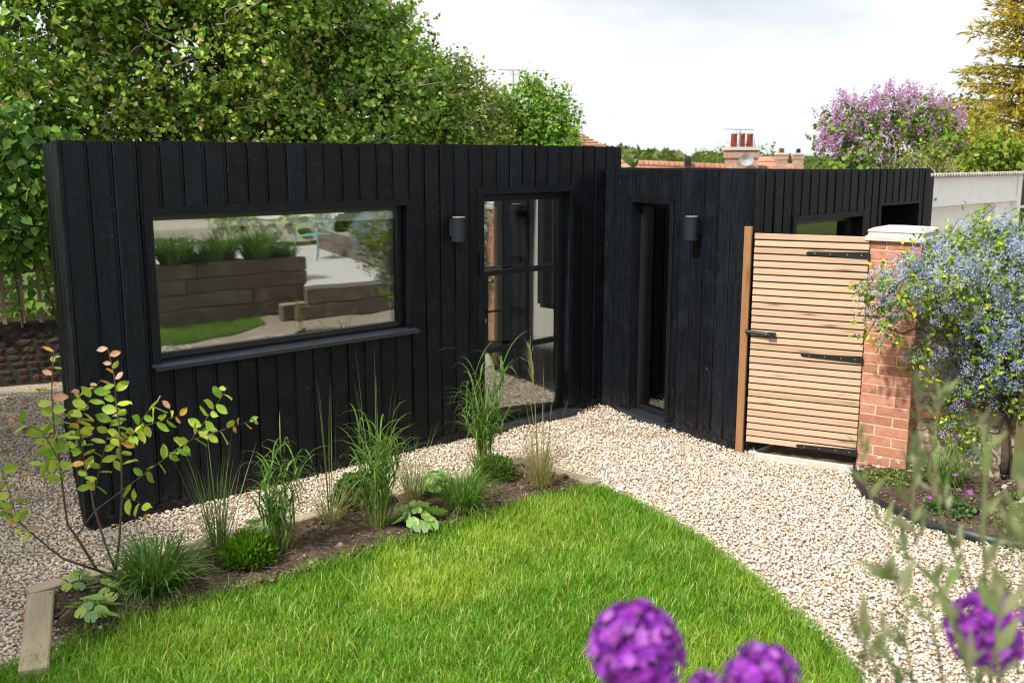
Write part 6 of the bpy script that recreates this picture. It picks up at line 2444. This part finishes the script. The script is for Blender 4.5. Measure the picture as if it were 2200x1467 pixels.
# ================================================================== FOREGROUND FLOWERS
def allium(u, v, Y, r_, label, seed, dens=260):
    c = at(u, v, Y)
    root = empty('allium', (c.x, c.y, .80), label, 'flower', 'purple globe alliums before the lawn')
    rr = random.Random(seed)
    part_of('stem', M['leaf'], root, lambda m: m.tube([(c.x + rr.uniform(-.05, .05), c.y - .03, .78), (c.x + rr.uniform(-.02, .02), c.y, (c.z + .8) / 2), c], [.006, .005, .0045], 7, (.14, .22, .06)))
    r = np.random.default_rng(seed)
    n = dens
    i = np.arange(n) + .5
    ph = np.arccos(1 - 2 * i / n)
    th = math.pi * (1 + 5 ** .5) * i
    d_ = np.stack([np.cos(th) * np.sin(ph), np.sin(th) * np.sin(ph), np.cos(ph)], 1)
    d_ = unit(d_ + r.normal(0, .07, (n, 3)))
    rad = r_ * (1 - .36 * r.random(n) ** 1.3)
    P0 = arr(c) + d_ * rad[:, None]
    m = 6
    t1 = unit(np.cross(d_, arr((.3, .5, .81))))
    t2 = np.cross(d_, t1)
    w = (np.arange(m) * 2 * np.pi / m)[None] + r.uniform(0, 6, (n, 1))
    rd = t1[:, None] * np.cos(w)[..., None] + t2[:, None] * np.sin(w)[..., None]
    ax = rd + d_[:, None] * .55
    P = np.repeat(P0[:, None], m, 1)
    base = vary([(.33, .05, .46), (.50, .17, .62), (.22, .03, .34), (.40, .08, .53)], n, .2, r)
    col = np.repeat(base[:, None], m, 1) * r.uniform(.85, 1.15, (n, m, 1))
    V, F, C = leaf_arrays(P.reshape(-1, 3), ax.reshape(-1, 3), np.repeat(d_[:, None], m, 1).reshape(-1, 3), np.full(n * m, r_ * .215) * r.uniform(.8, 1.2, n * m), col.reshape(-1, 3), PETAL)
    # pedicels from the centre
    V2, F2, C2 = leaf_arrays(np.repeat(arr(c)[None], n, 0), d_, r.normal(0, 1, (n, 3)), rad, vary([(.20, .05, .20)], n, .2, r), (np.array([(0, 0, 0), (.012, .5, 0), (0, 1, 0), (-.012, .5, 0)]), np.array([(0, 1, 2, 3)])))
    link('flower_head', np_mesh('flower_head', *join_arrays([(V, F, C), (V2, F2, C2)])[:2], M['petal'], join_arrays([(V, F, C), (V2, F2, C2)])[2]), root)


allium(1368, 1395, 1.28, .064, 'largest purple allium globe, leaning clear over the lawn', 1, 300)
allium(1637, 1462, 1.24, .050, 'purple allium globe cut by the lower picture edge', 2)
allium(1517, 1478, 1.45, .028, 'smallest allium globe, peeping up between two larger ones', 3, 170)
allium(2118, 1352, 1.36, .056, 'allium globe crossed by tall wispy stems', 4, 230)


def wispy():
    root = empty('wispy_plant', (1.05, 1.75, .8), 'tall blurred wispy stems with narrow leaves before the gravel', 'plant')
    rr = random.Random(5)
    stems = [
        [(2130, 1500, 1.5), (2120, 1300, 1.5), (2112, 1150, 1.5), (2118, 1000, 1.5), (2113, 915, 1.5)],
        [(2150, 1480, 1.62), (2080, 1230, 1.62), (2030, 1080, 1.62), (1990, 960, 1.62), (1965, 840, 1.62)],
        [(2085, 1290, 1.8), (2030, 1130, 1.8), (1995, 1020, 1.8), (2010, 930, 1.8), (2018, 845, 1.8)],
        [(2060, 1310, 1.75), (1940, 1180, 1.75), (1880, 1100, 1.75), (1855, 1010, 1.75), (1845, 940, 1.75)],
        [(1965, 1480, 1.5), (1945, 1370, 1.5), (1948, 1310, 1.5), (1925, 1250, 1.5), (1905, 1225, 1.5)],
        [(1850, 1480, 1.25), (1857, 1400, 1.25), (1853, 1320, 1.25)],
        [(1968, 1170, 1.6), (1960, 1110, 1.6), (1965, 1010, 1.6), (1970, 950, 1.6)],
        [(2030, 1480, 1.45), (2000, 1330, 1.45), (2008, 1250, 1.45)],
        [(2190, 1450, 1.5), (2170, 1280, 1.55), (2180, 1160, 1.6), (2165, 1080, 1.6)],
        [(1895, 1500, 1.4), (1878, 1420, 1.4), (1860, 1360, 1.4)],
        [(2090, 1480, 1.3), (2060, 1380, 1.3), (2030, 1300, 1.3), (2010, 1240, 1.3)],
        [(2215, 1400, 1.35), (2195, 1250, 1.35), (2200, 1130, 1.35), (2188, 1000, 1.35)],
        [(1930, 1490, 1.2), (1915, 1420, 1.2), (1890, 1340, 1.2)],
        [(2160, 1480, 1.2), (2140, 1400, 1.2), (2150, 1300, 1.2), (2125, 1200, 1.2)],
    ]
    P_, A_, S_, C_2 = [], [], [], []
    for si, s in enumerate(stems):
        pts = [at(*p) for p in s]
        mb = MB()
        c = (.20, .24, .10) if si != 1 else (.17, .12, .08)
        r0 = .0042 if si in (0,) else .0026
        mb.tube(pts, [r0 * (1 - .4 * i / (len(pts) - 1)) for i in range(len(pts))], 6, c)
        mb.build('stem', M['leaf'], root, True)
        for i in range(len(pts) - 1):
            for _ in range(4):
                t = rr.random()
                p = pts[i].lerp(pts[i + 1], t)
                P_.append(p)
                tdir = (pts[i + 1] - pts[i]).normalized()
                A_.append(tdir * .7 + Vector((rr.uniform(-1, 1), rr.uniform(-.5, .5), rr.uniform(-.1, .4))))
                S_.append(rr.uniform(.03, .075))
                C_2.append(rr.choice([(.16, .22, .08), (.22, .27, .11), (.12, .17, .07), (.26, .26, .14)]))
        # buds at the top
        for _ in range(10 if si in (0, 1, 2, 6) else 4):
            t = rr.uniform(.4, 1.05)
            p = pts[-2].lerp(pts[-1], t)
            P_.append(p)
            A_.append(Vector((rr.uniform(-.4, .4), rr.uniform(-.4, .4), 1)))
            S_.append(rr.uniform(.02, .04))
            C_2.append((.26, .25, .15))
    n = len(P_)
    r = np.random.default_rng(2)
    V, F, C = leaf_arrays(arr(P_), arr(A_), r.normal(0, 1, (n, 3)), arr(S_), arr(C_2), LEAF_NARROW)
    link('foliage', np_mesh('foliage', V, F, M['leaf'], C), root)
wispy()

# ================================================================== SMALL THINGS
def fallen(label, p, col, s, rz, tilt=.3, group='dead leaves lying on the ground'):
    me = sap_leaf(col, .4, int(s * 1000 + rz * 10))
    o = bpy.data.objects.new('fallen_leaf', me)
    COL.objects.link(o)
    o.location = p
    o.rotation_euler = (tilt, .2, rz)
    o.scale = (s, s, s)
    tag(o, label, 'leaf', group)


RD = (.28, .05, .025)
BRN = (.34, .15, .05)
for (u, v, lab, c, s) in ((1255, 880, 'curled dark red leaf deep in the inner corner, nearest the door', RD, .06), (1268, 876, 'dark red leaf in the inner corner, in the middle of the three', (.22, .04, .02), .055), (1280, 878, 'dark red leaf in the inner corner, nearest the narrow window', RD, .05),
                          (524, 1066, 'rust red leaf on the gravel at the foot of the black wall', (.36, .09, .03), .05), (30, 860, 'brown leaf on the side gravel by the low wall', BRN, .08), (85, 842, 'orange brown leaf on the side gravel nearest the trellis', BRN, .07),
                          (14, 930, 'tan leaf on the side gravel at the picture edge', (.36, .2, .1), .07), (1459, 1157, 'tan leaf lying on the lawn near its gravel edge', (.46, .26, .12), .045),
                          (1404, 930, 'rusty leaf on the gravel under the narrow window', BRN, .05), (1430, 955, 'small olive leaf on the gravel before the annex wall', (.16, .14, .05), .04)):
    p = gp(u, v, .025 if 'lawn' not in lab else .06)
    fallen(lab, p, c, s, (u % 7) * .9, .35)

rl_ = random.Random(12)
for i in range(22):
    x, y = rl_.uniform(-5.0, -3.2), rl_.uniform(5.6, 9.6)
    if inside(BUILD, x, y) or x > -2.75 - (y - 5.95) * .5:
        continue
    fallen('small brown dead leaf strewn in the open middle of the side gravel', (x, y, .022), rl_.choice([BRN, (.40, .22, .1), (.25, .12, .06)]), rl_.uniform(.045, .08), rl_.uniform(0, 6), rl_.uniform(-.4, .4), 'small dead leaves strewn on the open side gravel')


def straw():
    r = np.random.default_rng(77)
    n = 900
    x = r.uniform(-2.5, .5, n); y = r.uniform(4.3, 7.3, n)
    ok = inside(BED, x, y)
    x, y = x[ok], y[ok]
    n = len(x)
    roots = np.stack([x, y, np.full(n, .052)], 1)
    V, F, C = blades(roots, r.uniform(0, 6.28, n), r.uniform(1.35, 1.6, n), r.uniform(.04, .16, n), r.uniform(.002, .005, n), r.uniform(-.1, .15, n), vary(DRY + [(.20, .13, .07)], n, .25, r), 3)
    o = link('dry_litter', np_mesh('dry_litter', V, F, M['bladem'], C))
    tag(o, 'dry straw and dead blades lying on the soil of the bed', 'litter', kind='stuff')


straw()

for o in list(bpy.data.objects):
    if o.type == 'MESH' and o.name.split('.')[0] in ('chimney_pot',):
        for p in o.data.polygons:
            p.use_smooth = len(p.vertices) == 4
